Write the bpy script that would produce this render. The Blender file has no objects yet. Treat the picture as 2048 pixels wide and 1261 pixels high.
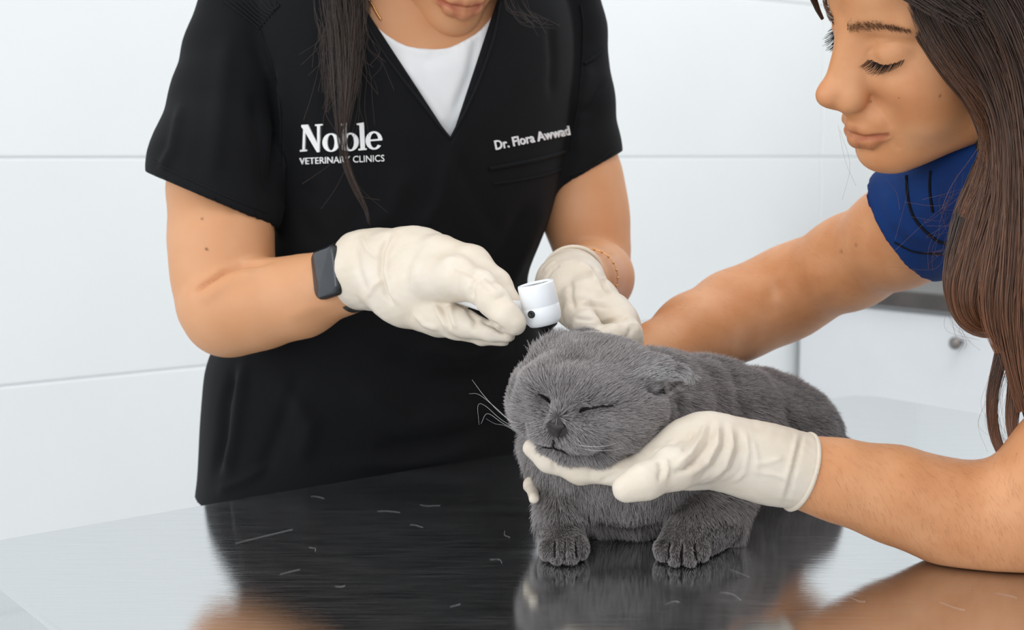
import bpy, math, random
import numpy as np
from mathutils import Vector, Matrix
from mathutils.bvhtree import BVHTree

SC = bpy.context.scene
COL = SC.collection
rng = np.random.default_rng(7)
random.seed(7)
# ------------------------------------------------------------------ camera
FPX = 2844.0
TH = math.atan(318.0 / FPX)
CAMZ = 1.21
TZ = 0.90                       # table top
cd = bpy.data.cameras.new('camera')
cam = bpy.data.objects.new('camera', cd)
COL.objects.link(cam)
cam.location = (0, 0, CAMZ)
cam.rotation_euler = (math.pi / 2 - TH, 0, 0)
cd.sensor_width = 36.0
cd.lens = 36.0 * FPX / 2048.0
cd.clip_start = 0.05
cd.dof.use_dof = True
cd.dof.focus_distance = 1.10
cd.dof.aperture_fstop = 10.0
SC.camera = cam
# ------------------------------------------------------------------ world and lamps
SC.view_settings.view_transform = 'Standard'
SC.view_settings.look = 'None'
SC.view_settings.exposure = 0.0
SC.view_settings.gamma = 1.0
SC.view_settings.use_curve_mapping = False
w = bpy.data.worlds.new('World')
SC.world = w
w.use_nodes = True
w.node_tree.nodes['Background'].inputs[0].default_value = (0.93, 0.97, 1.0, 1)
w.node_tree.nodes['Background'].inputs[1].default_value = 1.0


def area_light(name, loc, target, size, energy, col=(1, 1, 1)):
    l = bpy.data.lights.new(name, 'AREA')
    l.shape = 'RECTANGLE'
    l.size, l.size_y = size
    l.energy = energy
    l.color = col
    o = bpy.data.objects.new(name, l)
    COL.objects.link(o)
    o.location = loc
    o.rotation_euler = (Vector(target) - Vector(loc)).to_track_quat('-Z', 'Y').to_euler()
    return o


area_light('ceiling_light_panel', (0.0, 0.9, 2.75), (0.0, 1.0, 0.9), (2.0, 1.4), 10, (1.0, 0.98, 0.95))
area_light('front_fill_light', (-1.5, -2.0, 1.85), (0.2, 1.4, 1.15), (2.8, 2.0), 37, (0.97, 0.985, 1.0))  # unseen soft fill added from the camera side, front left
area_light('side_fill_light', (-2.5, 0.1, 1.7), (0.3, 1.2, 1.2), (1.8, 1.5), 13, (0.97, 0.985, 1.0))  # unseen fill added from the left to brighten the assistant's face
area_light('back_wall_fill_light', (1.2, 2.3, 2.75), (1.2, 3.2, 0.9), (1.6, 0.8), 13, (1.0, 0.99, 0.97))  # unseen lamp, placed and raised to brighten the tiled wall

# ------------------------------------------------------------------ projection helpers
CT, ST = math.cos(TH), math.sin(TH)


def P(px, py, Y):
    """photo pixel + distance -> world point"""
    dx = (px - 1024.0) / FPX
    dy = -(py - 630.5) / FPX
    d = np.array([dx, CT + dy * ST, dy * CT - ST])
    return d * (Y / d[1]) + np.array([0, 0, CAMZ])


def R(rpx, Y):
    return rpx * Y / FPX


def PJ(v):
    v = np.asarray(v)
    x, y, z = v[..., 0], v[..., 1], v[..., 2] - CAMZ
    d = y * CT - z * ST
    u = y * ST + z * CT
    return np.stack([1024 + FPX * x / d, 630.5 - FPX * u / d], -1)


def TBL(px, py, z=TZ):
    a = P(px, py, 1.0) - np.array([0, 0, CAMZ])
    return np.array([0, 0, CAMZ]) + a * ((z - CAMZ) / a[2])


# ------------------------------------------------------------------ materials
def lin(c):
    c = [x / 255.0 for x in c]
    return tuple((x / 12.92 if x <= 0.04045 else ((x + 0.055) / 1.055) ** 2.4) for x in c) + (1.0,)


def mat(name, rgb, rough=0.5, metal=0.0, bump=None, var=None, sss=0.0, spec=0.5, sheen=0.0, sss_r=(1, .35, .2), mask=None, trans=0.0, coat=0.0):
    """bump=(scale, strength, distance), var=(scale, rgb2, amount), mask=(attr, rgb)"""
    m = bpy.data.materials.new(name)
    m.use_nodes = True
    nt = m.node_tree
    b = nt.nodes['Principled BSDF']
    b.inputs['Base Color'].default_value = lin(rgb)
    b.inputs['Roughness'].default_value = rough
    b.inputs['Metallic'].default_value = metal
    b.inputs['Specular IOR Level'].default_value = spec
    b.inputs['Sheen Weight'].default_value = sheen
    b.inputs['Coat Weight'].default_value = coat
    b.inputs['Transmission Weight'].default_value = trans
    if sss:
        b.inputs['Subsurface Weight'].default_value = sss
        b.inputs['Subsurface Radius'].default_value = sss_r
        b.inputs['Subsurface Scale'].default_value = 0.006
    tc = nt.nodes.new('ShaderNodeTexCoord')
    src = None
    if var:
        n = nt.nodes.new('ShaderNodeTexNoise')
        n.inputs['Scale'].default_value = var[0]
        n.inputs['Detail'].default_value = 4
        nt.links.new(tc.outputs['Object'], n.inputs['Vector'])
        mr = nt.nodes.new('ShaderNodeMapRange')
        mr.inputs[1].default_value = 0.35
        mr.inputs[2].default_value = 0.65
        mr.inputs[3].default_value = 0.0
        mr.inputs[4].default_value = var[2]
        nt.links.new(n.outputs['Fac'], mr.inputs[0])
        mx = nt.nodes.new('ShaderNodeMix')
        mx.data_type = 'RGBA'
        mx.inputs['A'].default_value = lin(rgb)
        mx.inputs['B'].default_value = lin(var[1])
        nt.links.new(mr.outputs[0], mx.inputs['Factor'])
        src = mx.outputs['Result']
    for mk in (mask or []):
        at = nt.nodes.new('ShaderNodeAttribute')
        at.attribute_name = mk[0]
        mx = nt.nodes.new('ShaderNodeMix')
        mx.data_type = 'RGBA'
        if src is None:
            mx.inputs['A'].default_value = lin(rgb)
        else:
            nt.links.new(src, mx.inputs['A'])
        mx.inputs['B'].default_value = lin(mk[1])
        nt.links.new(at.outputs['Fac'], mx.inputs['Factor'])
        src = mx.outputs['Result']
    if src is not None:
        nt.links.new(src, b.inputs['Base Color'])
    if bump:
        n = nt.nodes.new('ShaderNodeTexNoise')
        n.inputs['Scale'].default_value = bump[0]
        n.inputs['Detail'].default_value = 3
        nt.links.new(tc.outputs['Object'], n.inputs['Vector'])
        bp = nt.nodes.new('ShaderNodeBump')
        bp.inputs['Strength'].default_value = bump[1]
        bp.inputs['Distance'].default_value = bump[2]
        nt.links.new(n.outputs['Fac'], bp.inputs['Height'])
        nt.links.new(bp.outputs[0], b.inputs['Normal'])
    return m


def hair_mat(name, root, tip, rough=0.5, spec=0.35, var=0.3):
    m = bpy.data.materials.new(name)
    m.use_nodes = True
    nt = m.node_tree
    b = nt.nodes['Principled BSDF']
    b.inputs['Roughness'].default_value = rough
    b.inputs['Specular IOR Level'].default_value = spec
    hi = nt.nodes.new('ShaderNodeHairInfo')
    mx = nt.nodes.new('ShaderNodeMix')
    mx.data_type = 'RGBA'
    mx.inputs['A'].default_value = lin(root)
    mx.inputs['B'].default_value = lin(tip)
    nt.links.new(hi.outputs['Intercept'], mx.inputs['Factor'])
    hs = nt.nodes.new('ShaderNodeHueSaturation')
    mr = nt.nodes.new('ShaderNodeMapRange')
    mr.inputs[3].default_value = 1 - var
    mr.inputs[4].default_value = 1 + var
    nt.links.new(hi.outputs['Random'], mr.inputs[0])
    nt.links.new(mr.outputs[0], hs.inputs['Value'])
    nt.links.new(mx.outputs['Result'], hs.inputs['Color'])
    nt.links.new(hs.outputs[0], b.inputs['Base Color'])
    return m


M = {}
M['wall'] = mat('glazed_wall_tile', (238, 240, 240), 0.5, var=(2.0, (234, 236, 237), 1.0))
M['grout'] = mat('grout', (226, 229, 231), 0.9)
M['floor'] = mat('vinyl_floor', (196, 197, 197), 0.5, var=(6, (184, 185, 186), 1.0))
M['cab'] = mat('cabinet_white', (232, 234, 236), 0.4, var=(3, (226, 228, 231), 1.0))
M['counter'] = mat('counter_dark', (66, 61, 58), 0.35, var=(20, (80, 74, 70), 1.0))
M['steelknob'] = mat('knob_steel', (140, 134, 130), 0.35, 1.0)
M['black'] = mat('scrub_black', (9, 10, 13), 0.85, bump=(900, 0.25, 0.0006), var=(9, (13, 14, 17), 1.0), sheen=0.02, spec=0.2)
M['blackrib'] = mat('scrub_black_rib', (20, 21, 24), 0.8, spec=0.2)
M['navy'] = mat('scrub_navy', (17, 54, 112), 0.8, bump=(900, 0.25, 0.0006), var=(12, (12, 40, 90), 1.0), spec=0.2)
M['navydark'] = mat('navy_piping', (8, 12, 24), 0.8, spec=0.2)
M['tee'] = mat('white_jersey', (236, 237, 238), 0.85, bump=(500, 0.2, 0.0008), var=(14, (226, 228, 231), 0.8))
M['thread'] = mat('white_thread', (238, 238, 238), 0.7, bump=(1500, 0.4, 0.0006))
skin_masks = [('lips', (168, 92, 66)), ('blush', (196, 120, 78)), ('mole', (96, 58, 38))]
M['skin'] = mat('skin_warm', (207, 153, 113), 0.48, bump=(700, 0.12, 0.0006), var=(26, (203, 145, 102), 0.8), sss=0.12, spec=0.35, mask=skin_masks)
M['skin2'] = mat('skin_tan', (215, 156, 112), 0.48, bump=(700, 0.12, 0.0006), var=(24, (200, 136, 90), 0.8), sss=0.12, spec=0.35, mask=skin_masks)
M['glove'] = mat('latex_glove', (220, 209, 194), 0.42, bump=(160, 0.25, 0.0012), var=(30, (212, 198, 179), 0.8), sss=0.06, spec=0.4)
M['white'] = mat('white_plastic', (238, 240, 243), 0.3, var=(30, (232, 235, 238), 0.6))
M['rubber'] = mat('black_rubber', (16, 16, 18), 0.45, var=(40, (24, 24, 26), 0.6))
M['glass'] = mat('dark_glass', (26, 30, 36), 0.08, var=(20, (34, 38, 46), 0.7), coat=0.5)
M['lens'] = mat('grey_lens', (132, 138, 142), 0.15, var=(60, (104, 110, 116), 1.0))
M['steel'] = mat('watch_steel', (176, 172, 168), 0.3, 1.0)
M['gold'] = mat('gold', (214, 160, 104), 0.25, 1.0)
M['catskin'] = mat('cat_undercoat', (74, 69, 69), 0.95, var=(40, (62, 58, 58), 1.0), spec=0.05)
M['catnose'] = mat('cat_nose_leather', (24, 20, 20), 0.6, bump=(900, 0.3, 0.0006), var=(120, (46, 40, 40), 1.0))
M['catline'] = mat('cat_lid_line', (30, 26, 26), 0.7, spec=0.1)
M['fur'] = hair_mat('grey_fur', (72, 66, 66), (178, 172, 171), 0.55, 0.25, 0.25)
M['furpale'] = hair_mat('pale_lit_grey_fur', (96, 92, 92), (205, 202, 202), 0.55, 0.25, 0.2)  # paler fur, with light on ear and muzzle put into its colour
M['whisker'] = hair_mat('whisker', (200, 200, 200), (235, 235, 235), 0.4, 0.4, 0.1)
M['hairdark'] = hair_mat('dark_hair', (34, 25, 21), (62, 45, 36), 0.38, 0.5, 0.5)
M['hairbrown'] = hair_mat('brown_hair', (48, 34, 27), (120, 77, 51), 0.34, 0.6, 0.6)
M['hairbase'] = mat('hair_mass', (26, 19, 16), 0.7, var=(60, (40, 28, 22), 1.0))
M['lash'] = hair_mat('lash', (14, 11, 11), (24, 18, 16), 0.5, 0.2, 0.2)
M['brow'] = hair_mat('brow_hair', (70, 46, 34), (104, 72, 52), 0.6, 0.2, 0.3)
M['armhair'] = hair_mat('arm_hair', (120, 76, 50), (130, 86, 60), 0.6, 0.1, 0.3)


def steel_table():
    m = bpy.data.materials.new('brushed_steel')
    m.use_nodes = True
    nt = m.node_tree
    b = nt.nodes['Principled BSDF']
    b.inputs['Metallic'].default_value = 1.0
    b.inputs['Base Color'].default_value = lin((214, 217, 219))
    tc = nt.nodes.new('ShaderNodeTexCoord')
    mp = nt.nodes.new('ShaderNodeMapping')
    mp.inputs['Scale'].default_value = (16, 520, 1)
    mp.inputs['Rotation'].default_value = (0, 0, math.radians(4))
    nt.links.new(tc.outputs['Object'], mp.inputs['Vector'])
    n = nt.nodes.new('ShaderNodeTexNoise')
    n.inputs['Scale'].default_value = 1.6
    n.inputs['Detail'].default_value = 5
    nt.links.new(mp.outputs[0], n.inputs['Vector'])
    n2 = nt.nodes.new('ShaderNodeTexNoise')
    n2.inputs['Scale'].default_value = 7
    n2.inputs['Detail'].default_value = 3
    nt.links.new(tc.outputs['Object'], n2.inputs['Vector'])
    mr = nt.nodes.new('ShaderNodeMapRange')
    mr.inputs[3].default_value = 0.05
    mr.inputs[4].default_value = 0.09
    nt.links.new(n2.outputs['Fac'], mr.inputs[0])
    st = nt.nodes.new('ShaderNodeMapRange')          # brushed streaks scatter a little more
    st.inputs[1].default_value = 0.52
    st.inputs[2].default_value = 0.78
    st.inputs[3].default_value = 0.0
    st.inputs[4].default_value = 0.07
    nt.links.new(n.outputs['Fac'], st.inputs[0])
    ad = nt.nodes.new('ShaderNodeMath')
    nt.links.new(mr.outputs[0], ad.inputs[0])
    nt.links.new(st.outputs[0], ad.inputs[1])
    nt.links.new(ad.outputs[0], b.inputs['Roughness'])
    bp = nt.nodes.new('ShaderNodeBump')
    bp.inputs['Strength'].default_value = 0.06
    bp.inputs['Distance'].default_value = 0.0006
    nt.links.new(n.outputs['Fac'], bp.inputs['Height'])
    nt.links.new(bp.outputs[0], b.inputs['Normal'])
    hz = nt.nodes.new('ShaderNodeBsdfPrincipled')    # fine scratches: a weak, much duller lobe
    hz.inputs['Metallic'].default_value = 1.0
    hz.inputs['Base Color'].default_value = lin((226, 229, 232))
    hz.inputs['Roughness'].default_value = 0.55
    mxs = nt.nodes.new('ShaderNodeMixShader')
    sf = nt.nodes.new('ShaderNodeMapRange')
    sf.inputs[1].default_value = 0.35
    sf.inputs[2].default_value = 0.80
    sf.inputs[3].default_value = 0.01
    sf.inputs[4].default_value = 0.11
    nt.links.new(n.outputs['Fac'], sf.inputs[0])
    nt.links.new(sf.outputs[0], mxs.inputs[0])
    nt.links.new(b.outputs[0], mxs.inputs[1])
    nt.links.new(hz.outputs[0], mxs.inputs[2])
    nt.links.new(mxs.outputs[0], nt.nodes['Material Output'].inputs['Surface'])
    return m


M['table'] = steel_table()
M['tableside'] = mat('steel_side', (150, 150, 148), 0.5, 1.0, bump=(300, 0.2, 0.0008))

# ------------------------------------------------------------------ signed distance modelling


class Field:
    def __init__(s, lo, hi, h):
        s.lo = np.array(lo, float)
        s.h = h
        s.n = np.ceil((np.array(hi) - s.lo) / h).astype(int) + 1
        s.ax = [(s.lo[i] + h * np.arange(s.n[i])).astype(np.float32) for i in range(3)]
        s.D = np.full(tuple(s.n), 0.2, np.float32)

    def sub_box(s, lo, hi):
        a = np.maximum(np.floor((np.array(lo) - s.lo) / s.h).astype(int), 0)
        b = np.minimum(np.ceil((np.array(hi) - s.lo) / s.h).astype(int) + 1, s.n)
        if np.any(b <= a):
            return None
        sl = tuple(slice(a[i], b[i]) for i in range(3))
        X = s.ax[0][sl[0]][:, None, None]
        Y = s.ax[1][sl[1]][None, :, None]
        Z = s.ax[2][sl[2]][None, None, :]
        return sl, X, Y, Z

    def comb(s, sl, d, k, op):
        cur = s.D[sl]
        d = d.astype(np.float32)
        if op == 'u':
            if k <= 0:
                s.D[sl] = np.minimum(cur, d)
            else:
                hh = np.maximum(k - np.abs(cur - d), 0) / k
                s.D[sl] = np.minimum(cur, d) - hh * hh * k * 0.25
        elif op == 's':
            d = -d
            hh = np.maximum(k - np.abs(cur - d), 0) / max(k, 1e-9)
            s.D[sl] = np.maximum(cur, d) + hh * hh * k * 0.25

    def cap(s, a, b, ra, rb, k=0.01, op='u', flat=None):
        a = np.array(a, float)
        b = np.array(b, float)
        rm = max(ra, rb) * (1.0 if flat is None or flat[1] >= 1 else 1 / flat[1]) + k + 4 * s.h
        bx = s.sub_box(np.minimum(a, b) - rm, np.maximum(a, b) + rm)
        if bx is None:
            return
        sl, X, Y, Z = bx
        px, py, pz = X - a[0], Y - a[1], Z - a[2]
        ba = b - a
        if flat is not None:
            n = np.array(flat[0], float)
            n /= np.linalg.norm(n)
            q = (px * n[0] + py * n[1] + pz * n[2]) * (flat[1] - 1)
            px, py, pz = px + n[0] * q, py + n[1] * q, pz + n[2] * q
            ba = ba + n * (ba @ n) * (flat[1] - 1)
        t = np.clip((px * ba[0] + py * ba[1] + pz * ba[2]) / max(ba @ ba, 1e-12), 0, 1)
        d = np.sqrt((px - ba[0] * t) ** 2 + (py - ba[1] * t) ** 2 + (pz - ba[2] * t) ** 2) - (ra + (rb - ra) * t)
        if flat is not None and flat[1] > 1:
            d = d / flat[1] ** 0.5
        s.comb(sl, d, k, op)

    def ell(s, c, r, k=0.01, op='u', rot=None):
        c = np.array(c, float)
        r = np.array(r, float) if np.ndim(r) else np.array([r, r, r], float)
        m = r.max() + k + 4 * s.h
        bx = s.sub_box(c - m, c + m)
        if bx is None:
            return
        sl, X, Y, Z = bx
        p = (X - c[0], Y - c[1], Z - c[2])
        if rot is not None:
            rot = np.array(rot)      # rows = local axes in world
            p = tuple(p[0] * rot[i, 0] + p[1] * rot[i, 1] + p[2] * rot[i, 2] for i in range(3))
        k0 = np.sqrt((p[0] / r[0]) ** 2 + (p[1] / r[1]) ** 2 + (p[2] / r[2]) ** 2)
        k1 = np.sqrt((p[0] / r[0] ** 2) ** 2 + (p[1] / r[1] ** 2) ** 2 + (p[2] / r[2] ** 2) ** 2)
        d = k0 * (k0 - 1) / np.maximum(k1, 1e-6)
        s.comb(sl, d, k, op)

    def chain(s, pts, k=0.01, op='u', flat=None):
        """pts in photo pixels + distance + pixel radius"""
        q = [(P(a, b, y), R(r, y)) for a, b, y, r in pts]
        for i in range(len(q) - 1):
            s.cap(q[i][0], q[i + 1][0], q[i][1], q[i + 1][1], k, op, flat)

    def func(s, fn, op='u', k=0.0):
        """fn(X,Y,Z)->distance over the whole grid"""
        X = s.ax[0][:, None, None]
        Y = s.ax[1][None, :, None]
        Z = s.ax[2][None, None, :]
        sl = (slice(None),) * 3
        s.comb(sl, np.broadcast_to(fn(X, Y, Z), tuple(s.n)), k, op)

    def mesh(s):
        D = s.D
        D = D.copy()
        for i in range(3):           # close at the border of the grid
            sl = [slice(None)] * 3
            for e in (0, -1):
                sl[i] = e
                D[tuple(sl)] = np.maximum(D[tuple(sl)], 1e-4)
        ins = D < 0
        nx, ny, nz = D.shape
        cnt = np.zeros((nx - 1, ny - 1, nz - 1), np.int8)
        for i in (0, 1):
            for j in (0, 1):
                for l in (0, 1):
                    cnt += ins[i:nx - 1 + i, j:ny - 1 + j, l:nz - 1 + l]
        act = np.argwhere((cnt > 0) & (cnt < 8))
        cor = np.array([(i, j, l) for i in (0, 1) for j in (0, 1) for l in (0, 1)])
        val = np.stack([D[act[:, 0] + c[0], act[:, 1] + c[1], act[:, 2] + c[2]] for c in cor], 1)
        acc = np.zeros((len(act), 3))
        num = np.zeros(len(act))
        for a in range(8):
            for b in range(a + 1, 8):
                if np.abs(cor[a] - cor[b]).sum() != 1:
                    continue
                va, vb = val[:, a], val[:, b]
                mk = (va < 0) != (vb < 0)
                t = np.where(mk, va / np.where(mk, va - vb, 1), 0)
                acc += np.where(mk[:, None], cor[a] + t[:, None] * (cor[b] - cor[a]), 0)
                num += mk
        V = s.lo + s.h * (act + acc / num[:, None])
        idx = np.full(cnt.shape, -1, np.int32)
        idx[act[:, 0], act[:, 1], act[:, 2]] = np.arange(len(act))
        Q = []
        for axis in range(3):
            o1, o2 = [(1, 2), (2, 0), (0, 1)][axis]
            sl0 = [slice(None)] * 3
            sl1 = [slice(None)] * 3
            sl0[axis] = slice(0, -1)
            sl1[axis] = slice(1, None)
            A, B = ins[tuple(sl0)], ins[tuple(sl1)]
            e = np.argwhere(A != B)
            ok = (e[:, o1] > 0) & (e[:, o2] > 0) & (e[:, o1] < D.shape[o1] - 1) & (e[:, o2] < D.shape[o2] - 1)
            e = e[ok]
            sgn = A[e[:, 0], e[:, 1], e[:, 2]]

            def g(d1, d2):
                q = e.copy()
                q[:, o1] -= d1
                q[:, o2] -= d2
                return idx[q[:, 0], q[:, 1], q[:, 2]]
            q = np.stack([g(1, 1), g(0, 1), g(0, 0), g(1, 0)], 1)
            q[~sgn] = q[~sgn][:, ::-1]
            Q.append(q)
        Q = np.concatenate(Q)
        Q = Q[(Q >= 0).all(1)]
        return V, Q


def vnormals(V, Q):
    n = np.cross(V[Q[:, 2]] - V[Q[:, 0]], V[Q[:, 3]] - V[Q[:, 1]])
    N = np.zeros_like(V)
    for i in range(4):
        np.add.at(N, Q[:, i], n)
    return N / np.maximum(np.linalg.norm(N, axis=1, keepdims=True), 1e-12)


def relax(V, Q, it=2, lam=0.5):
    for _ in range(it):
        acc = np.zeros_like(V)
        cnt = np.zeros(len(V))
        for i in range(4):
            j = (i + 1) % 4
            np.add.at(acc, Q[:, i], V[Q[:, j]])
            np.add.at(acc, Q[:, j], V[Q[:, i]])
            np.add.at(cnt, Q[:, i], 1)
            np.add.at(cnt, Q[:, j], 1)
        V = V + lam * (acc / np.maximum(cnt, 1)[:, None] - V)
    return V


def poly_dist(p, line):
    """distance (pixels) of points p (n,2) to a polyline, and the running fraction"""
    best = np.full(len(p), 1e9)
    frac = np.zeros(len(p))
    line = np.array(line, float)
    n = len(line) - 1
    for i in range(n):
        a, b = line[i], line[i + 1]
        ba = b - a
        t = np.clip(((p - a) @ ba) / (ba @ ba), 0, 1)
        d = np.linalg.norm(p - a - t[:, None] * ba, axis=1)
        m = d < best
        best[m] = d[m]
        frac[m] = (i + t[m]) / n
    return best, frac


def crease(V, Q, folds):
    """push real folds into a surface: each fold is (pixel polyline, width px, height m); negative height = crease"""
    N = vnormals(V, Q)
    px = PJ(V)
    view = V - np.array([0, 0, CAMZ])
    facing = (N * view).sum(1) < 0
    off = np.zeros(len(V))
    for line, wd, hgt in folds:
        d, fr = poly_dist(px, line)
        off += facing * hgt * np.exp(-(d / wd) ** 2) * np.clip(np.sin(np.pi * np.clip(fr, 0.02, 0.98)) * 1.8, 0, 1)
    return V + N * off[:, None]


def smooth_line(pts, n=24):
    """Catmull-Rom through points of any dimension"""
    pts = np.array(pts, float)
    q = np.vstack([2 * pts[0] - pts[1], pts, 2 * pts[-1] - pts[-2]])
    out = []
    m = len(pts) - 1
    for s in np.linspace(0, m, n):
        i = min(int(s), m - 1)
        t = s - i
        a, b, c, d = q[i], q[i + 1], q[i + 2], q[i + 3]
        out.append(0.5 * ((2 * b) + (c - a) * t + (2 * a - 5 * b + 4 * c - d) * t * t + (3 * b - a - 3 * c + d) * t ** 3))
    return np.array(out)


# ------------------------------------------------------------------ object helpers
def link(o, parent=None):
    COL.objects.link(o)
    if parent is not None:
        o.parent = parent
    return o


def tag(o, label=None, cat=None, group=None, kind=None):
    for k, v in (('label', label), ('category', cat), ('group', group), ('kind', kind)):
        if v:
            o[k] = v
    return o


def empty(name, loc=(0, 0, 0)):
    o = bpy.data.objects.new(name, None)
    o.empty_display_size = 0.05
    o.location = loc
    COL.objects.link(o)
    return o


def put_mesh(name, V, F, material, parent=None, smooth=True, attrs=None):
    """V world coordinates; parents are Empties without rotation, so local = world - parent location"""
    me = bpy.data.meshes.new(name)
    V = np.asarray(V, float)
    if parent is not None:
        q, base = parent, np.zeros(3)
        while q is not None:
            base = base + np.array(q.location)
            q = q.parent
        V = V - base
    if isinstance(F, np.ndarray):
        n, k = F.shape
        me.vertices.add(len(V))
        me.vertices.foreach_set('co', V.astype(np.float32).ravel())
        me.loops.add(n * k)
        me.loops.foreach_set('vertex_index', F.astype(np.int32).ravel())
        me.polygons.add(n)
        me.polygons.foreach_set('loop_start', np.arange(0, n * k, k, dtype=np.int32))
        me.polygons.foreach_set('loop_total', np.full(n, k, np.int32))
        me.update(calc_edges=True)
    else:
        me.from_pydata([tuple(v) for v in V], [], F)
    for a, val in (attrs or {}).items():
        at = me.attributes.new(a, 'FLOAT', 'POINT')
        at.data.foreach_set('value', np.asarray(val, np.float32))
    me.polygons.foreach_set('use_smooth', np.full(len(me.polygons), smooth))
    me.materials.append(material)
    me.validate()
    me.update()
    return link(bpy.data.objects.new(name, me), parent)


def concat(parts):
    Vs, Qs, off = [], [], 0
    for V, Q in parts:
        Vs.append(V)
        Qs.append(Q + off)
        off += len(V)
    return np.concatenate(Vs), np.concatenate(Qs)


def tube(line, r, seg=8, closed=False):
    """swept tube; r scalar or per-point"""
    L = np.array(line, float)
    n = len(L)
    r = np.full(n, r) if np.ndim(r) == 0 else np.array(r)
    if closed:
        T = np.roll(L, -1, 0) - np.roll(L, 1, 0)
    else:
        T = np.gradient(L, axis=0)
    T /= np.linalg.norm(T, axis=1, keepdims=True)
    up = np.array([0.13, 0.2, 1.0])
    V = []
    for i in range(n):
        a = np.cross(T[i], up)
        if np.linalg.norm(a) < 0.1:
            a = np.cross(T[i], np.array([1, 0.1, 0]))
        a /= np.linalg.norm(a)
        b = np.cross(T[i], a)
        for j in range(seg):
            t = 2 * math.pi * j / seg
            V.append(L[i] + r[i] * (a * math.cos(t) + b * math.sin(t)))
    Q = []
    for i in range(n if closed else n - 1):
        i2 = (i + 1) % n
        for j in range(seg):
            j2 = (j + 1) % seg
            Q.append((i * seg + j, i2 * seg + j, i2 * seg + j2, i * seg + j2))
    V = np.array(V)
    Q = np.array(Q)
    return V, Q


def frame_from(zdir, xhint=(1, 0, 0)):
    z = np.array(zdir, float)
    z /= np.linalg.norm(z)
    y = np.cross(z, np.array(xhint, float))
    y /= np.linalg.norm(y)
    x = np.cross(y, z)
    return np.stack([x, y, z], 1)


def lathe(profile, origin, axis, seg=40):
    """profile: list (r, h)"""
    F = frame_from(axis)
    V, Q = [], []
    for r, h in profile:
        for j in range(seg):
            t = 2 * math.pi * j / seg
            V.append(np.array(origin) + F @ np.array([r * math.cos(t), r * math.sin(t), h]))
    for i in range(len(profile) - 1):
        for j in range(seg):
            j2 = (j + 1) % seg
            Q.append((i * seg + j, i * seg + j2, (i + 1) * seg + j2, (i + 1) * seg + j))
    return np.array(V), np.array(Q)


def box_mesh(origin, F, lo, hi, bev=0.002):
    """bevelled box in frame F (columns = axes)"""
    lo, hi = np.array(lo, float), np.array(hi, float)
    b = min(bev, (hi - lo).min() * 0.45)
    pts, faces = [], []
    # 8 corners x 3 points (one on each face)
    ids = {}
    for i in (0, 1):
        for j in (0, 1):
            for k in (0, 1):
                c = np.array([(lo, hi)[i][0], (lo, hi)[j][1], (lo, hi)[k][2]])
                s = np.array([1 - 2 * i, 1 - 2 * j, 1 - 2 * k]) * b
                for ax in range(3):
                    p = c + s
                    p[ax] = c[ax]
                    ids[(i, j, k, ax)] = len(pts)
                    pts.append(np.array(origin) + F @ p)
    def add(f):
        faces.append(f)
    for ax in range(3):
        o1, o2 = [(1, 2), (2, 0), (0, 1)][ax]
        for e in (0, 1):
            q = []
            for a, b2 in ((0, 0), (1, 0), (1, 1), (0, 1)):
                t = [0, 0, 0]
                t[ax], t[o1], t[o2] = e, a, b2
                q.append(ids[(*t, ax)])
            add(q if e else q[::-1])
        for a in (0, 1):
            for b2 in (0, 1):
                t0, t1 = [0, 0, 0], [0, 0, 0]
                t0[ax], t1[ax] = 0, 1
                t0[o1] = t1[o1] = a
                t0[o2] = t1[o2] = b2
                q = [ids[(*t0, o1)], ids[(*t1, o1)], ids[(*t1, o2)], ids[(*t0, o2)]]
                add(q if a != b2 else q[::-1])
    for i in (0, 1):
        for j in (0, 1):
            for k in (0, 1):
                q = [ids[(i, j, k, 0)], ids[(i, j, k, 1)], ids[(i, j, k, 2)]]
                add(q if (i + j + k) % 2 else q[::-1])
    return np.array(pts), faces


def strands(name, pts, rad, material, parent=None, kind=None):
    """pts (n,m,3) world, rad (n,m)"""
    n, m = pts.shape[:2]
    if parent is not None:
        q, base = parent, np.zeros(3)
        while q is not None:
            base = base + np.array(q.location)
            q = q.parent
        pts = pts - base
    hc = bpy.data.hair_curves.new(name)
    hc.add_curves([m] * n)
    hc.attributes['position'].data.foreach_set('vector', pts.astype(np.float32).ravel())
    at = hc.attributes.get('radius') or hc.attributes.new('radius', 'FLOAT', 'POINT')
    at.data.foreach_set('value', np.broadcast_to(rad, (n, m)).astype(np.float32).ravel())
    hc.materials.append(material)
    o = link(bpy.data.objects.new(name, hc), parent)
    if kind:
        o['kind'] = kind
    return o


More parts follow.
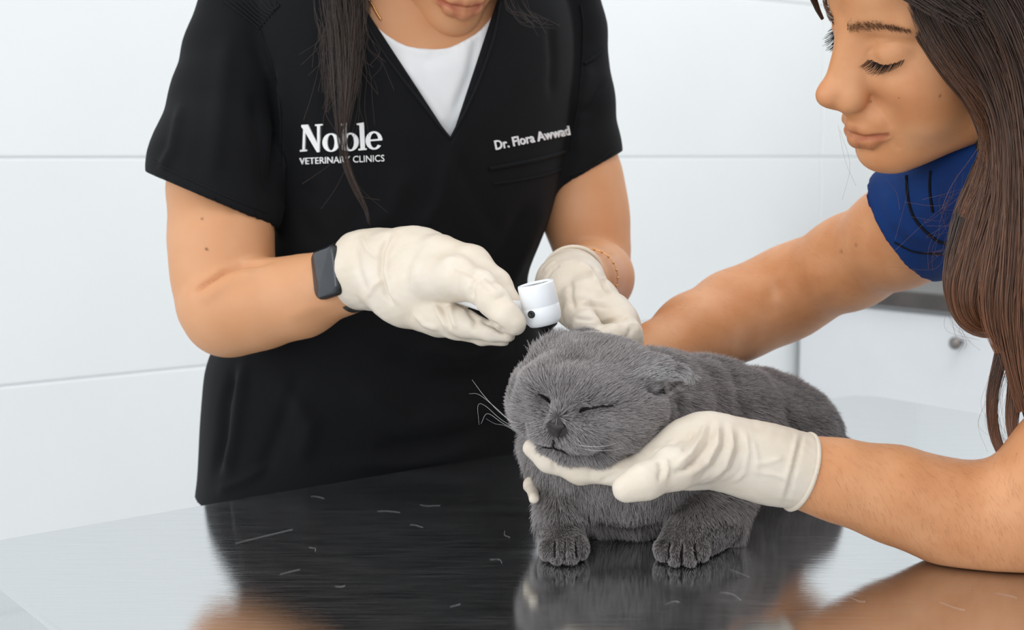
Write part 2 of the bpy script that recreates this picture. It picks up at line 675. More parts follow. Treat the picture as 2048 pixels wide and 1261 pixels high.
def bundle(guides, per, spread, m=18, jit=0.25, seed=1, trim=1.0):
    """strand bundles around guide curves; guide = list of (px,py,Y,width_px)"""
    r = np.random.default_rng(seed)
    out = []
    for g in guides:
        L = smooth_line(g, m)
        C = np.array([P(a, b, y) for a, b, y, _ in L])
        W = np.array([R(max(x, 1.0), y) for _, _, y, x in L])
        n = per
        ang = r.uniform(0, 2 * np.pi, n)
        rad = np.sqrt(r.uniform(0, 1, n))
        T = np.gradient(C, axis=0)
        T /= np.linalg.norm(T, axis=1, keepdims=True)
        A = np.cross(T, np.array([0, 1, 0.05]))
        A /= np.linalg.norm(A, axis=1, keepdims=True)
        B = np.cross(T, A)
        t = np.linspace(0, 1, m)
        wob = np.zeros((n, m, 2))
        for h in (1, 2, 3):
            wob += (r.normal(size=(n, 1, 2)) * np.sin(2 * np.pi * (h * 0.7 * t[None, :, None] + r.uniform(0, 1, (n, 1, 2))))) * jit / h
        u = (rad * np.cos(ang))[:, None] + wob[:, :, 0]
        v = (rad * np.sin(ang))[:, None] * 0.7 + wob[:, :, 1]
        pts = C[None] + (u * W * spread)[:, :, None] * A[None] + (v * W * spread)[:, :, None] * B[None]
        if trim < 1.0:                    # strands end at different lengths
            lf_ = r.uniform(trim, 1.0, n)
            q_ = np.minimum(lf_[:, None] * np.arange(m)[None, :], m - 1.0001)
            i_ = q_.astype(int)
            w_ = (q_ - i_)[:, :, None]
            k_ = np.arange(n)[:, None]
            pts = pts[k_, i_] * (1 - w_) + pts[k_, i_ + 1] * w_
        out.append(pts)
    return np.concatenate(out)


# ================================================================== THE ROOM
VPX = 4600.0
d1 = np.array([(VPX - 1024) / FPX, CT * 1.0, 0])
d1 = np.array([d1[0], 1.0 / CT, 0])
d1 /= np.linalg.norm(d1)
d2 = np.array([-d1[1], d1[0], 0])          # into the wall
ZV = np.array([0, 0, 1.0])
TILE_H, TILE_W = 0.40, 1.20
W0 = P(0, 316, 2.48)                        # point on the wall on a horizontal joint
FW = np.stack([d1, d2, ZV], 1)


def ray_wall(px, base=W0, nrm=d2):
    a = P(px, 312, 1.0) - np.array([0, 0, CAMZ])
    t = ((base - np.array([0, 0, CAMZ])) @ nrm) / (a @ nrm)
    return np.array([0, 0, CAMZ]) + a * t


def wall_root(name, V, F, m):
    o = put_mesh(name, V, F, m, smooth=False)
    return tag(o, kind='structure')


sj = (ray_wall(1643) - W0) @ d1             # a vertical joint
wv, wf = box_mesh(W0, FW, (-2.6, 0.0045, -W0[2]), (3.4, 0.10, 2.80 - W0[2]), 0.001)
wall = wall_root('wall_back', wv, wf, M['grout'])
tv, tf = box_mesh((0, 0, 0), FW, (0.0012, 0.0, 0.0012), (TILE_W - 0.0012, 0.0125, TILE_H - 0.0012), 0.003)
tile_me = None
zlev = W0[2]
k0 = -int(zlev / TILE_H)
for k in range(k0, 4):
    for c in range(-3, 2):
        org = W0 + d1 * (sj + c * TILE_W) + ZV * (k * TILE_H)
        if tile_me is None:
            t0 = put_mesh('wall_tile', tv, tf, M['wall'], wall, smooth=False)
            tile_me = t0.data
            o = t0
        else:
            o = link(bpy.data.objects.new('wall_tile', tile_me), wall)
        o.location = org
# floor
fv, ff = box_mesh((0, 0, 0), np.eye(3), (-3.5, -2.5, -0.06), (4.5, 6.5, 0.0), 0.001)
tag(put_mesh('floor', fv, ff, M['floor'], smooth=False), kind='structure')
# side wall beyond the cabinet run
CW = ray_wall(1590)
rv, rf = box_mesh(CW, FW, (0.58, -3.2, -CW[2]), (0.68, 0.01, 2.80 - CW[2]), 0.001)
wall_root('wall_right', rv, rf, M['wall'])


# cabinet run along the side wall
def cabinet():
    # frame: x = along the run towards the camera, y = depth into the side wall, z up
    FC = np.stack([-d2, d1, ZV], 1)
    o = np.array([CW[0], CW[1], 0.0])
    ctop = 0.838
    e = empty('cabinet', tuple(o))
    tag(e, 'white base cabinet with steel knobs along the tiled wall', 'cabinet')
    v, f = box_mesh(o, FC, (0.012, 0.02, 0.08), (2.4, 0.56, ctop - 0.002), 0.002)
    put_mesh('body', v, f, M['cab'], e, smooth=False)
    v, f = box_mesh(o, FC, (0.012, 0.06, 0.0), (2.4, 0.54, 0.08), 0.002)
    put_mesh('plinth', v, f, M['cab'], e, smooth=False)
    # fronts
    a = P(1912, 684, 1.0) - np.array([0, 0, CAMZ])
    t = ((o - np.array([0, 0, CAMZ])) @ d1) / (a @ d1)
    kp = np.array([0, 0, CAMZ]) + a * t
    xk = (kp - o) @ (-d2)
    zk = kp[2]
    wdt = xk * 2 - 0.03
    for i in range(3):
        x0 = 0.03 + i * wdt
        v, f = box_mesh(o, FC, (x0 + 0.002, -0.002, 0.30), (x0 + wdt - 0.002, 0.0205, ctop - 0.012), 0.003)
        d = put_mesh('drawer', v, f, M['cab'], e, smooth=False)
        kv, kq = lathe([(0.0001, 0), (0.006, 0), (0.0055, 0.012), (0.012, 0.017), (0.0155, 0.023), (0.0145, 0.029), (0.009, 0.0325), (0.0001, 0.033)],
                       o + FC @ np.array([x0 + wdt / 2 - 0.015 * 0, -0.002, zk]), -d1, 24)
        put_mesh('knob', kv, kq, M['steelknob'], d)
        v, f = box_mesh(o, FC, (x0 + 0.002, -0.002, 0.09), (x0 + wdt - 0.002, 0.0205, 0.296), 0.003)
        put_mesh('drawer', v, f, M['cab'], e, smooth=False)
    v, f = box_mesh(o, FC, (0.012, -0.025, ctop), (2.4, 0.57, ctop + 0.042), 0.004)
    c = put_mesh('worktop', v, f, M['counter'], smooth=False)
    tag(c, 'dark grey worktop slab lying on the white cabinet', 'worktop')
    c.data.polygons.foreach_set('use_smooth', [False] * len(c.data.polygons))


cabinet()

# ------------------------------------------------------------------ examination table
TC = TBL(1722, 786.5)                    # far right corner
TL = TBL(-96, 1094.5)                    # far left corner
ta = TC - TL
TLEN = np.linalg.norm(ta)
ta /= TLEN
tb = -np.array([(-1063.0 - 1024.0) / FPX, 1.0 / CT, 0])        # towards the front of the table
tb /= np.linalg.norm(tb)
TDEP = 0.76


def table():
    e = empty('examination_table', tuple(TL + ta * TLEN / 2 + tb * TDEP / 2 - np.array([0, 0, TZ])))
    tag(e, 'brushed stainless steel veterinary examination table under the grey cat', 'table')
    o = TL
    rad = 0.045
    pts = []
    for (cx, cy, a0) in ((rad, rad, math.pi), (rad * 0 + TLEN - rad, rad, -math.pi / 2), (TLEN - rad, TDEP - rad, 0), (rad, TDEP - rad, math.pi / 2)):
        for i in range(9):
            a = a0 + math.pi / 2 * i / 8
            r = rad
            pts.append((cx + r * math.cos(a), cy + r * math.sin(a), math.cos(a), math.sin(a)))
    n = len(pts)
    rings = [(-0.004, 0.0), (-0.0012, -0.0006), (0.0, -0.003), (0.0, -0.045)]
    V = []
    for off, dz in rings:
        for x, y, nx, ny in pts:
            V.append(o + ta * (x + nx * off) + tb * (y + ny * off) + ZV * dz)
    F = [list(range(n))[::-1]]
    for k in range(len(rings) - 1):
        for i in range(n):
            j = (i + 1) % n
            F.append([k * n + i, k * n + j, (k + 1) * n + j, (k + 1) * n + i])
    F.append([3 * n + i for i in range(n)])
    # local frame so that the brushed grain runs along the table
    t = put_mesh('table_top', V, F, M['table'], e, smooth=False)
    t.data.flip_normals()
    FT = np.stack([ta, -tb, ZV], 1)
    v, f = box_mesh(o, FT, (0.06, -TDEP + 0.06, -0.09), (TLEN - 0.06, -0.06, -0.046), 0.003)
    put_mesh('under_frame', v, f, M['tableside'], e, smooth=False)
    for x in (0.10, TLEN - 0.10):
        for y in (0.10, TDEP - 0.10):
            b = o + ta * x + tb * y
            v, q = tube([(b[0], b[1], TZ - 0.09), (b[0], b[1], 0.4), (b[0], b[1], 0.002)], 0.02, 16)
            put_mesh('leg', v, q, M['tableside'], e)


table()


# ================================================================== faces
def rot_pose(rz, rx, ry):
    return np.array(Matrix.Rotation(rz, 3, 'Z') @ Matrix.Rotation(rx, 3, 'X') @ Matrix.Rotation(ry, 3, 'Y'))


def face_local(h=0.0016, neck=((0, .018, -.07), (0, .05, -.19)), ylo=-0.128):
    f = Field((-0.088, ylo, -0.20), (0.088, 0.112, 0.122), h)
    f.ell((0, .012, .035), (.074, .092, .078), 0.01)
    f.ell((0, -.028, -.018), (.060, .054, .074), 0.02)
    f.ell((0, -.045, .048), (.056, .044, .046), 0.02)
    for s in (-1, 1):
        f.cap((s * .047, .000, -.076), (s * .014, -.064, -.099), .0215, .0165, 0.02)
        f.ell((s * .040, -.050, -.030), (.023, .027, .024), 0.018)
        f.ell((s * .034, -.046, -.058), (.024, .026, .026), 0.02)
    f.ell((0, -.050, -.074), (.036, .038, .040), 0.016)
    f.ell((0, -.0735, -.1005), (.019, .0175, .0145), 0.014)
    for s in (-1, 1):
        f.cap((s * .012, -.0765, .021), (s * .046, -.061, .024), .0105, .009, 0.012)
        f.ell((s * .0315, -.0895, .003), (.0175, .012, .011), 0.012, 's')
        f.ell((s * .0315, -.0655, .0), (.0165, .0150, .0135), 0.006)
    f.cap((0, -.083, .012), (0, -.104, -.028), .0075, .0085, 0.014)
    f.ell((0, -.1105, -.0325), (.0105, .0105, .0098), 0.009)
    for s in (-1, 1):
        f.ell((s * .0115, -.0985, -.0405), (.0075, .0105, .0080), 0.006)
    for s in (-1, 1):
        f.cap((s * .008, -.080, .002), (s * .009, -.094, -.032), .0085, .0095, 0.014)
        f.ell((s * .029, -.063, -.024), (.017, .015, .014), 0.016)
    f.cap((0, -.106, -.040), (0, -.094, -.053), .0055, .005, 0.008)
    for s in (-1, 1):
        f.ell((s * .0062, -.1035, -.0490), (.0030, .0058, .0030), 0.003, 's', rot=None)
    f.ell((0, -.0815, -.062), (.024, .0135, .014), 0.012)
    up = [(-.0245, -.0795, -.0715), (-.012, -.0895, -.0685), (0, -.0935, -.0675), (.012, -.0895, -.0685), (.0245, -.0795, -.0715)]
    lo = [(-.0235, -.0795, -.0735), (-.012, -.0885, -.0785), (0, -.0920, -.0800), (.012, -.0885, -.0785), (.0235, -.0795, -.0735)]
    ru = [.0028, .0058, .0058, .0058, .0028]
    rl = [.0028, .0065, .0074, .0065, .0028]
    for i in range(4):
        f.cap(up[i], up[i + 1], ru[i], ru[i + 1], 0.005)
        f.cap(lo[i], lo[i + 1], rl[i], rl[i + 1], 0.005)
    mo = [(-.0275, -.0815, -.0722), (-.012, -.0965, -.0730), (0, -.1005, -.0728), (.012, -.0965, -.0730), (.0275, -.0815, -.0722)]
    for i in range(4):
        f.cap(mo[i], mo[i + 1], .0011, .0011, 0.004, 's')
    f.cap(neck[0], neck[1], .050, .054, 0.025)
    V, Q = f.mesh()
    V = relax(V, Q, 1, 0.4)
    # lip colour
    d = np.full(len(V), 1.0)
    for L, rr in ((up, ru), (lo, rl)):
        L = np.array(L)
        for i in range(4):
            ba = L[i + 1] - L[i]
            t = np.clip(((V - L[i]) @ ba) / (ba @ ba), 0, 1)
            d = np.minimum(d, np.linalg.norm(V - L[i] - t[:, None] * ba, axis=1) - (rr[i] + (rr[i + 1] - rr[i]) * t))
    lips = np.clip(1 - (d - 0.0002) / 0.0016, 0, 1) * (V[:, 1] < -0.078)
    blush = np.zeros(len(V))
    for s in (-1, 1):
        blush = np.maximum(blush, 0.35 * np.exp(-np.sum(((V - np.array([s * .045, -.06, -.035])) / np.array([.02, .03, .018])) ** 2, 1)))
    blush = np.maximum(blush, 0.35 * np.exp(-np.sum(((V - np.array([0, -.115, -.034])) / 0.012) ** 2, 1)))
    return V, Q, lips, blush


# ================================================================== VET (standing behind the table)
vet = empty('person', (-0.14, 1.53, 0.0))
tag(vet, 'person in black scrubs and white undershirt behind the table, holding a small white device', 'person')

# torso loft: pixel row, left, right, centre distance, half depth
ROWS = [(-120, 700, 960, 1.47, .05), (-70, 560, 1090, 1.47, .085), (-20, 520, 1130, 1.475, .10), (60, 528, 1142, 1.48, .112), (150, 538, 1140, 1.485, .120),
        (250, 545, 1128, 1.49, .122), (370, 545, 1112, 1.495, .118), (465, 535, 1082, 1.50, .114), (560, 505, 1042, 1.505, .114), (650, 462, 1066, 1.51, .118),
        (720, 432, 1086, 1.515, .121), (830, 424, 1102, 1.52, .124), (940, 420, 1115, 1.525, .126), (1010, 410, 1120, 1.525, .127), (1100, 400, 1125, 1.525, .128)]
YAW = math.radians(24)
U = np.array([math.cos(YAW), math.sin(YAW), 0])
Wd = np.array([-math.sin(YAW), math.cos(YAW), 0])
tz, tcx, tcy, tha, thb = [], [], [], [], []
for y, l, r, Y, b in ROWS:
    pl, pr = P(l, y, Y), P(r, y, Y)
    c = (pl + pr) / 2
    hw = (pr[0] - pl[0]) / 2
    a = math.sqrt(max(hw * hw - (b * math.sin(YAW)) ** 2, 1e-5)) / math.cos(YAW)
    tz.append(c[2]); tcx.append(c[0]); tcy.append(Y); tha.append(a); thb.append(b)
_o = np.argsort(tz)
_zs = np.linspace(min(tz), max(tz), 300)


def _sm(v):
    a = np.interp(_zs, np.array(tz)[_o], np.array(v)[_o])
    kk = np.hanning(31)
    kk /= kk.sum()
    return np.convolve(np.pad(a, 15, mode='edge'), kk, 'valid')


_tab = [_sm(v) for v in (tcx, tcy, tha, thb)]


def torso_sdf(off):
    def fn(X, Y, Z):
        cx, cy, a, b = [np.interp(Z, _zs, t) for t in _tab]
        a = a + off
        b = b + off
        u = (X - cx) * U[0] + (Y - cy) * U[1]
        v = (X - cx) * Wd[0] + (Y - cy) * Wd[1]
        q = (np.abs(u / a) ** 2.35 + np.abs(v / b) ** 2.35) ** (1 / 2.35)
        return (q - 1) * np.minimum(a, b)
    return fn


def halfpx(line_a, line_b):
    """signed pixel distance (scaled to metres) to the line a->b; positive on the right-hand side in image coords (y down)"""
    a, b = np.array(line_a, float), np.array(line_b, float)
    t = (b - a) / np.linalg.norm(b - a)
    n = np.array([-t[1], t[0]])

    def fn(X, Y, Z):
        dz = Z - CAMZ
        d = Y * CT - dz * ST
        u = Y * ST + dz * CT
        px = 1024 + FPX * X / d
        py = 630.5 - FPX * u / d
        return ((px - a[0]) * n[0] + (py - a[1]) * n[1]) * 1.45 / FPX
    return fn


# ---- scrub top
HS = 0.0034
f = Field((-0.46, 1.26, 0.845), (0.20, 1.74, 1.45), HS)
f.func(torso_sdf(0.0))
TORSO = f.D.copy()
# sleeves (cut at the hems, open inside)
g = Field((-0.46, 1.26, 0.845), (0.20, 1.74, 1.45), HS)
g.chain([(505, -40, 1.465, 88), (460, 110, 1.445, 90), (447, 200, 1.425, 102), (428, 330, 1.392, 127), (415, 470, 1.372, 138)], 0.01)
hl = halfpx((300, 348), (535, 449))
X_, Y_, Z_ = g.ax[0][:, None, None], g.ax[1][None, :, None], g.ax[2][None, None, :]
# rounded hem line: curve with slight bow
SL = np.maximum(g.D, hl(X_, Y_, Z_))
g2 = Field((-0.46, 1.26, 0.845), (0.20, 1.74, 1.45), HS)
g2.chain([(432, 392, 1.385, 108), (420, 540, 1.362, 124)], 0.0)
SL = np.maximum(SL, -g2.D)
g = Field((-0.46, 1.26, 0.845), (0.20, 1.74, 1.45), HS)
g.chain([(1110, -60, 1.53, 78), (1140, 60, 1.54, 70), (1152, 200, 1.53, 74), (1162, 300, 1.53, 78), (1166, 420, 1.52, 82)], 0.01)
hr = halfpx((1112, 380), (1236, 308))
SR = np.maximum(g.D, hr(X_, Y_, Z_))
g2 = Field((-0.46, 1.26, 0.845), (0.20, 1.74, 1.45), HS)
g2.chain([(1164, 330, 1.53, 64), (1170, 470, 1.52, 74)], 0.0)
SR = np.maximum(SR, -g2.D)


def smin(a, b, k):
    hh = np.maximum(k - np.abs(a - b), 0) / k
    return np.minimum(a, b) - hh * hh * k * 0.25


f.D = smin(smin(TORSO, SL, 0.010), SR, 0.008)
# V neck
v1 = halfpx((700, -30), (902, 280))
v2 = halfpx((902, 280), (1004, -30))
V1 = v1(X_, Y_, Z_)
V2 = v2(X_, Y_, Z_)
vee = np.maximum(V1, V2)
inside_v = -np.minimum(-V1, -V2)
# a point inside the V is on the upper side of both lines
notch = np.maximum(np.maximum(V1, V2), (Y_ - 1.50))
f.D = np.maximum(f.D, -notch)
# open bottom: cut below the hem
f.D = np.maximum(f.D, (TZ - 0.049) - Z_)
sv, sq = f.mesh()
sv = relax(sv, sq, 2, 0.5)
SCRUB_FOLDS = [
    ([(560, 120), (572, 250), (560, 380), (555, 470)], 9, 0.006),
    ([(540, 130), (556, 260), (545, 400)], 9, -0.006),
    ([(505, 180), (525, 300), (535, 420)], 14, -0.005),
    ([(455, 60), (440, 200), (420, 380)], 20, 0.004),
    ([(365, 200), (345, 300), (320, 345)], 10, 0.004),
    ([(640, 60), (660, 200), (650, 330)], 16, -0.003),
    ([(905, 285), (880, 400), (840, 470)], 16, 0.004),
    ([(900, 290), (960, 400), (1000, 480)], 18, -0.003),
    ([(820, 330), (780, 430), (700, 480)], 22, 0.003),
    ([(1100, 380), (1060, 470), (1020, 560), (990, 640)], 16, 0.005),
    ([(1060, 400), (1010, 500), (960, 560)], 18, -0.004),
    ([(1152, 220), (1150, 270), (1142, 320)], 8, -0.002),
    ([(1100, 40), (1106, 120), (1102, 200)], 9, -0.003),
    ([(1180, 120), (1160, 200), (1150, 320)], 12, 0.004),
    ([(1215, 150), (1180, 215), (1150, 230)], 9, -0.004),
    ([(470, 730), (450, 810), (445, 880), (430, 960)], 9, -0.007),
    ([(490, 720), (480, 800), (470, 880), (450, 960)], 12, 0.006),
    ([(560, 760), (620, 850), (600, 930)], 20, 0.005),
    ([(600, 740), (560, 860), (520, 960)], 16, -0.004),
    ([(430, 985), (480, 965), (540, 930)], 8, 0.004),
    ([(700, 760), (820, 850), (960, 830)], 24, 0.006),
    ([(740, 900), (880, 880), (1000, 840)], 20, -0.006),
    ([(660, 930), (820, 930), (980, 890)], 16, 0.005),
    ([(760, 700), (860, 760), (990, 740)], 22, -0.005),
    ([(820, 690), (930, 720), (1030, 690)], 14, 0.005),
    ([(640, 500), (600, 420), (620, 360)], 20, -0.003),
]
sv = crease(sv, sq, SCRUB_FOLDS)
top = put_mesh('scrub_top', sv, sq, M['black'], vet)
top['label'] = 'black short-sleeved V-neck scrub top with white embroidery'
scrub_bvh = BVHTree.FromPolygons([Vector(v) for v in sv], [tuple(int(i) for i in q) for q in sq])


def on_surface(bvh, px, py, lift=0.001):
    o = Vector((0, 0, CAMZ))
    d = Vector(P(px, py, 1.0)) - o
    d.normalize()
    h = bvh.ray_cast(o, d)
    if h[0] is None:
        return None
    n = h[1] if h[1].dot(d) < 0 else -h[1]
    return np.array(h[0]) + np.array(n) * lift, np.array(n)


def on_line(bvh, pts, n=30, lift=0.0006):
    out = []
    for p in smooth_line(pts, n):
        h = on_surface(bvh, p[0], p[1], lift)
        if h is not None:
            out.append(h[0])
    out = np.array(out)
    if len(out) > 6:                       # even out facet noise
        for _ in range(2):
            out[1:-1] = (out[:-2] + 2 * out[1:-1] + out[2:]) / 4
    return out


def seam(name, pts, r, material, parent, n=30, bvh=None, lift=0.0004):
    L = on_line(bvh or scrub_bvh, pts, n, lift)
    if len(L) < 3:
        return None
    v, q = tube(L, r, 6)
    return put_mesh(name, v, q, material, parent)


for pts in ([(405, 200 - 200), (520, 60), (560, 150), (566, 260), (556, 380)],):
    seam('armhole_seam', [(522, 62), (548, 140), (562, 230), (560, 330)], 0.0012, M['black'], top)
seam('armhole_seam', [(1160, 10), (1166, 60), (1160, 180), (1140, 300)], 0.0012, M['black'], top)
seam('neck_band', [(708, 5), (770, 110), (850, 215), (900, 279)], 0.0016, M['blackrib'], top, 40)
seam('neck_band', [(1000, 5), (985, 80), (950, 180), (902, 279)], 0.0016, M['blackrib'], top, 40)
seam('pocket_welt', [(978, 338), (1030, 328), (1080, 318), (1128, 304)], 0.0022, M['black'], top)
seam('pocket_welt', [(985, 368), (1040, 360), (1090, 350), (1122, 338)], 0.0014, M['black'], top)
seam('sleeve_pocket_edge', [(1168, 128), (1188, 116), (1204, 98)], 0.0020, M['black'], top)
seam('hem_stitch', [(306, 322), (360, 350), (450, 392), (530, 425)], 0.0007, M['blackrib'], top)
seam('hem_stitch', [(1134, 352), (1180, 335), (1225, 300)], 0.0007, M['blackrib'], top)
for i in range(9):                        # ribbed shoulder panel
    a = i / 8.0
    seam('shoulder_rib', [(452 + 100 * a, -6 + 0 * a), (470 + 68 * a, 12 + 0 * a), (500 + 26 * a + 2, 38 + 2 * a), (519 + 3 * a, 58 - 3 * a)] if False else
         [(448 + 13 * i, 2), (490 + 8 * i, 34 - 2.5 * i), (520 + 5.0 * i, 58 - 6.0 * i)], 0.0010, M['blackrib'], top, 14)


# ---- embroidery
def text_mesh(s, size=1.0, bold=0.0):
    cu = bpy.data.curves.new('t', 'FONT')
    cu.body = s
    cu.size = size
    cu.resolution_u = 3
    cu.offset = bold
    o = bpy.data.objects.new('t', cu)
    COL.objects.link(o)
    dg = bpy.context.evaluated_depsgraph_get()
    me = bpy.data.meshes.new_from_object(o.evaluated_get(dg))
    v = np.array([tuple(x.co)[:2] for x in me.vertices])
    fc = [list(p.vertices) for p in me.polygons]
    bpy.data.objects.remove(o)
    bpy.data.curves.remove(cu)
    bpy.data.meshes.remove(me)
    return v, fc


def emboss(name, v2, faces, parent, material, thick=0.0009):
    """2-D pixel outline stitched on to the cloth, with a raised front and side walls"""
    top_v, ok = [], True
    for p in v2:
        h = on_surface(scrub_bvh, p[0], p[1], 0.0)
        top_v.append(h if h is not None else None)
    good = [h for h in top_v if h is not None]
    if not good:
        return
    nmean = np.mean([h[1] for h in good], 0)
    nmean /= np.linalg.norm(nmean)
    pos = np.array([h[0] if h is not None else good[0][0] for h in top_v])
    n = len(pos)
    V = np.concatenate([pos + nmean * (thick + 0.0006), pos - nmean * 0.0006])
    F = []
    edges = {}
    for fc in faces:
        a, b, c = V[fc[0]], V[fc[1]], V[fc[2]]
        fc = list(fc)
        if np.cross(b - a, c - a) @ nmean < 0:
            fc = fc[::-1]
        F.append(fc)
        for i in range(len(fc)):
            e = (fc[i], fc[(i + 1) % len(fc)])
            edges[e] = edges.get(e, 0) + 1
    for (a, b) in list(edges):
        if (b, a) not in edges:
            F.append([b, a, a + n, b + n])
    o = put_mesh(name, V, F, material, parent, smooth=False)
    return o


def ring2(cx, cy, ro, ri, a0=0, a1=360, n=28, shift=(0, 0)):
    """open or closed stroke between two ellipses"""
    v, fcs = [], []
    for i in range(n + 1):
        t = math.radians(a0 + (a1 - a0) * i / n)
        v.append((cx + ro[0] * math.cos(t), cy - ro[1] * math.sin(t)))
        v.append((cx + shift[0] + ri[0] * math.cos(t), cy + shift[1] - ri[1] * math.sin(t)))
    for i in range(n):
        fcs.append([2 * i, 2 * i + 2, 2 * i + 3, 2 * i + 1])
    return v, fcs


def letters_noble():
    """serif word traced in the coordinates of an enlarged crop (3.0017 x, origin 280,0)"""
    G = []

    def poly(*p):
        return list(p), [list(range(len(p)))]
    n = [poly((974, 750), (1012, 748), (1072, 868), (1076, 913), (1068, 914), (990, 782), (974, 762)),
         poly((985, 770), (998, 790), (994, 898), (980, 898)),
         poly((966, 900), (1007, 898), (1006, 908), (966, 911)),
         poly((1068, 752), (1085, 751), (1082, 913), (1070, 913)),
         poly((1056, 747), (1101, 744), (1100, 754), (1057, 757))]
    o = [ring2(1151, 856, (51, 56), (22, 48))]
    b = [poly((1205, 743), (1244, 738), (1240, 905), (1214, 900), (1218, 755), (1205, 752)), ring2(1265, 852, (50, 55), (22, 46))]
    l = [poly((1302, 741), (1345, 735), (1352, 892), (1325, 894), (1318, 752), (1303, 750)), poly((1312, 893), (1362, 890), (1362, 899), (1313, 903))]
    e = [ring2(1405, 843, (51, 55), (24, 45), 5, 325, 26, (2, 0)), poly((1380, 838), (1455, 832), (1455, 842), (1380, 848))]
    for strokes in (n, o, b, l, e):
        vs, fs, off = [], [], 0
        for v, fc in strokes:
            vs += [(280 + x / 3.0017, y / 3.0017) for x, y in v]
            fs += [[i + off for i in q] for q in fc]
            off = len(vs)
        G.append((vs, fs))
    return G


emb = []
for v, fc in letters_noble():
    emboss('embroidered_letter', v, fc, top, M['thread'], 0.0012)


def line_text(s, x0, y0, x1, y1, height, bold=0.0):
    """text from (x0,y0) to (x1,y1) along its baseline in photo pixels"""
    v, fc = text_mesh(s, 1.0, bold)
    lo, hi = v.min(0), v.max(0)
    cap_h = 0.729 * 1.0
    w_ = hi[0] - lo[0]
    ex = np.array([x1 - x0, y1 - y0]) / w_
    upv = np.array([ex[1], -ex[0]])
    upv = upv / np.linalg.norm(upv) * height / 0.72
    out = np.array([x0, y0]) + (v[:, :1] - lo[0]) * ex + v[:, 1:2] * upv
    return out, fc


def word(s, x0, y0, x1, y1, height, bold=0.0):
    v, fc = line_text(s, x0, y0, x1, y1, height, bold)
    # split into letters by connectivity
    par = list(range(len(v)))

    def find(a):
        while par[a] != a:
            par[a] = par[par[a]]
            a = par[a]
        return a
    for q in fc:
        for i in q[1:]:
            par[find(i)] = find(q[0])
    groups = {}
    for q in fc:
        groups.setdefault(find(q[0]), []).append(q)
    for g_ in groups.values():
        ids = sorted({i for q in g_ for i in q})
        mp = {a: i for i, a in enumerate(ids)}
        emboss('embroidered_letter', v[ids], [[mp[i] for i in q] for q in g_], top, M['thread'], 0.0010)


word('VETERINARY CLINICS', 601, 329, 769, 322.5, 13.5)
word('Dr. Flora Awwad', 991, 299.5, 1139, 269.5, 19, 0.010)

# ---- undershirt
f = Field((-0.25, 1.30, 1.10), (0.10, 1.66, 1.44), 0.003)
f.func(torso_sdf(-0.010))
# scoop of the collar: everything above the collar curve in front is cut away
f.chain([(858, -60, 1.30, 152), (860, -60, 1.52, 150)], 0.0, 's')
X_, Y_, Z_ = f.ax[0][:, None, None], f.ax[1][None, :, None], f.ax[2][None, None, :]
f.D = np.maximum(f.D, 1.12 - Z_)
tv_, tq_ = f.mesh()
tv_ = relax(tv_, tq_, 2)
tv_ = crease(tv_, tq_, [([(800, 120), (860, 200), (895, 260)], 14, 0.003), ([(960, 60), (940, 150), (905, 240)], 10, -0.003), ([(780, 90), (850, 120), (930, 90)], 16, -0.002)])
tee = put_mesh('undershirt', tv_, tq_, M['tee'], vet)
tee['label'] = 'white crew-neck undershirt'
tee_bvh = BVHTree.FromPolygons([Vector(v) for v in tv_], [tuple(int(i) for i in q) for q in tq_])
seam('collar_band', [(742, 14), (775, 58), (815, 84), (858, 93), (905, 84), (945, 62), (978, 26)], 0.0016, M['tee'], tee, 40, tee_bvh)

# ---- body: head, neck, chest, arms (one mesh)
hp = rot_pose(.45, .65, -.04)
ho = np.array([-.060, 1.395, 1.466])
fv_, fq_, flips, fblush = face_local(0.0018)
headV = fv_ @ hp.T + ho
f = Field((-0.46, 1.20, 0.95), (0.20, 1.74, 1.46), 0.0028)
f.func(torso_sdf(-0.018))
X_, Y_, Z_ = f.ax[0][:, None, None], f.ax[1][None, :, None], f.ax[2][None, None, :]
f.D = np.maximum(f.D, 1.05 - Z_)
# neck
f.cap(P(830, 40, 1.47), P(850, -120, 1.47), .058, .056, 0.03)
# right arm (image left)
f.chain([(480, 40, 1.47, 70), (455, 200, 1.44, 90), (440, 380, 1.390, 96), (442, 480, 1.365, 96), (446, 560, 1.355, 92), (448, 600, 1.350, 88)], 0.02)
arm2 = Field(f.lo, f.lo + f.h * (f.n - 1), f.h)
arm2.D = np.full(tuple(f.n), 0.2, np.float32)
arm2.chain([(466, 612, 1.330, 92), (520, 608, 1.326, 88), (600, 594, 1.315, 79), (690, 558, 1.298, 66), (760, 538, 1.27, 56), (800, 540, 1.255, 46)], 0.012)
arm2.chain([(438, 606, 1.345, 84), (452, 626, 1.340, 84)], 0.02)
f.D = smin(f.D, arm2.D, 0.003)
# left arm (image right)
f.chain([(1110, 40, 1.54, 62), (1150, 230, 1.535, 62), (1166, 360, 1.53, 72), (1172, 430, 1.53, 78), (1185, 500, 1.525, 77)], 0.02)
arm3 = Field(f.lo, f.lo + f.h * (f.n - 1), f.h)
arm3.chain([(1196, 560, 1.52, 72), (1192, 556, 1.46, 72), (1170, 555, 1.36, 58), (1155, 565, 1.30, 50)], 0.012)
f.D = smin(f.D, arm3.D, 0.007)
bv_, bq_ = f.mesh()
bv_ = relax(bv_, bq_, 2)
bv_ = crease(bv_, bq_, [([(384, 586), (412, 566), (446, 544), (482, 530), (545, 523)], 4.5, -0.0075), ([(392, 606), (430, 580), (470, 556), (520, 548)], 13, 0.0026), ([(1108, 512), (1150, 500), (1200, 498), (1236, 506)], 7, -0.004), ([(560, 640), (640, 610), (700, 590)], 14, 0.0012)])
bodyV, bodyQ = concat([(headV, fq_), (bv_, bq_)])
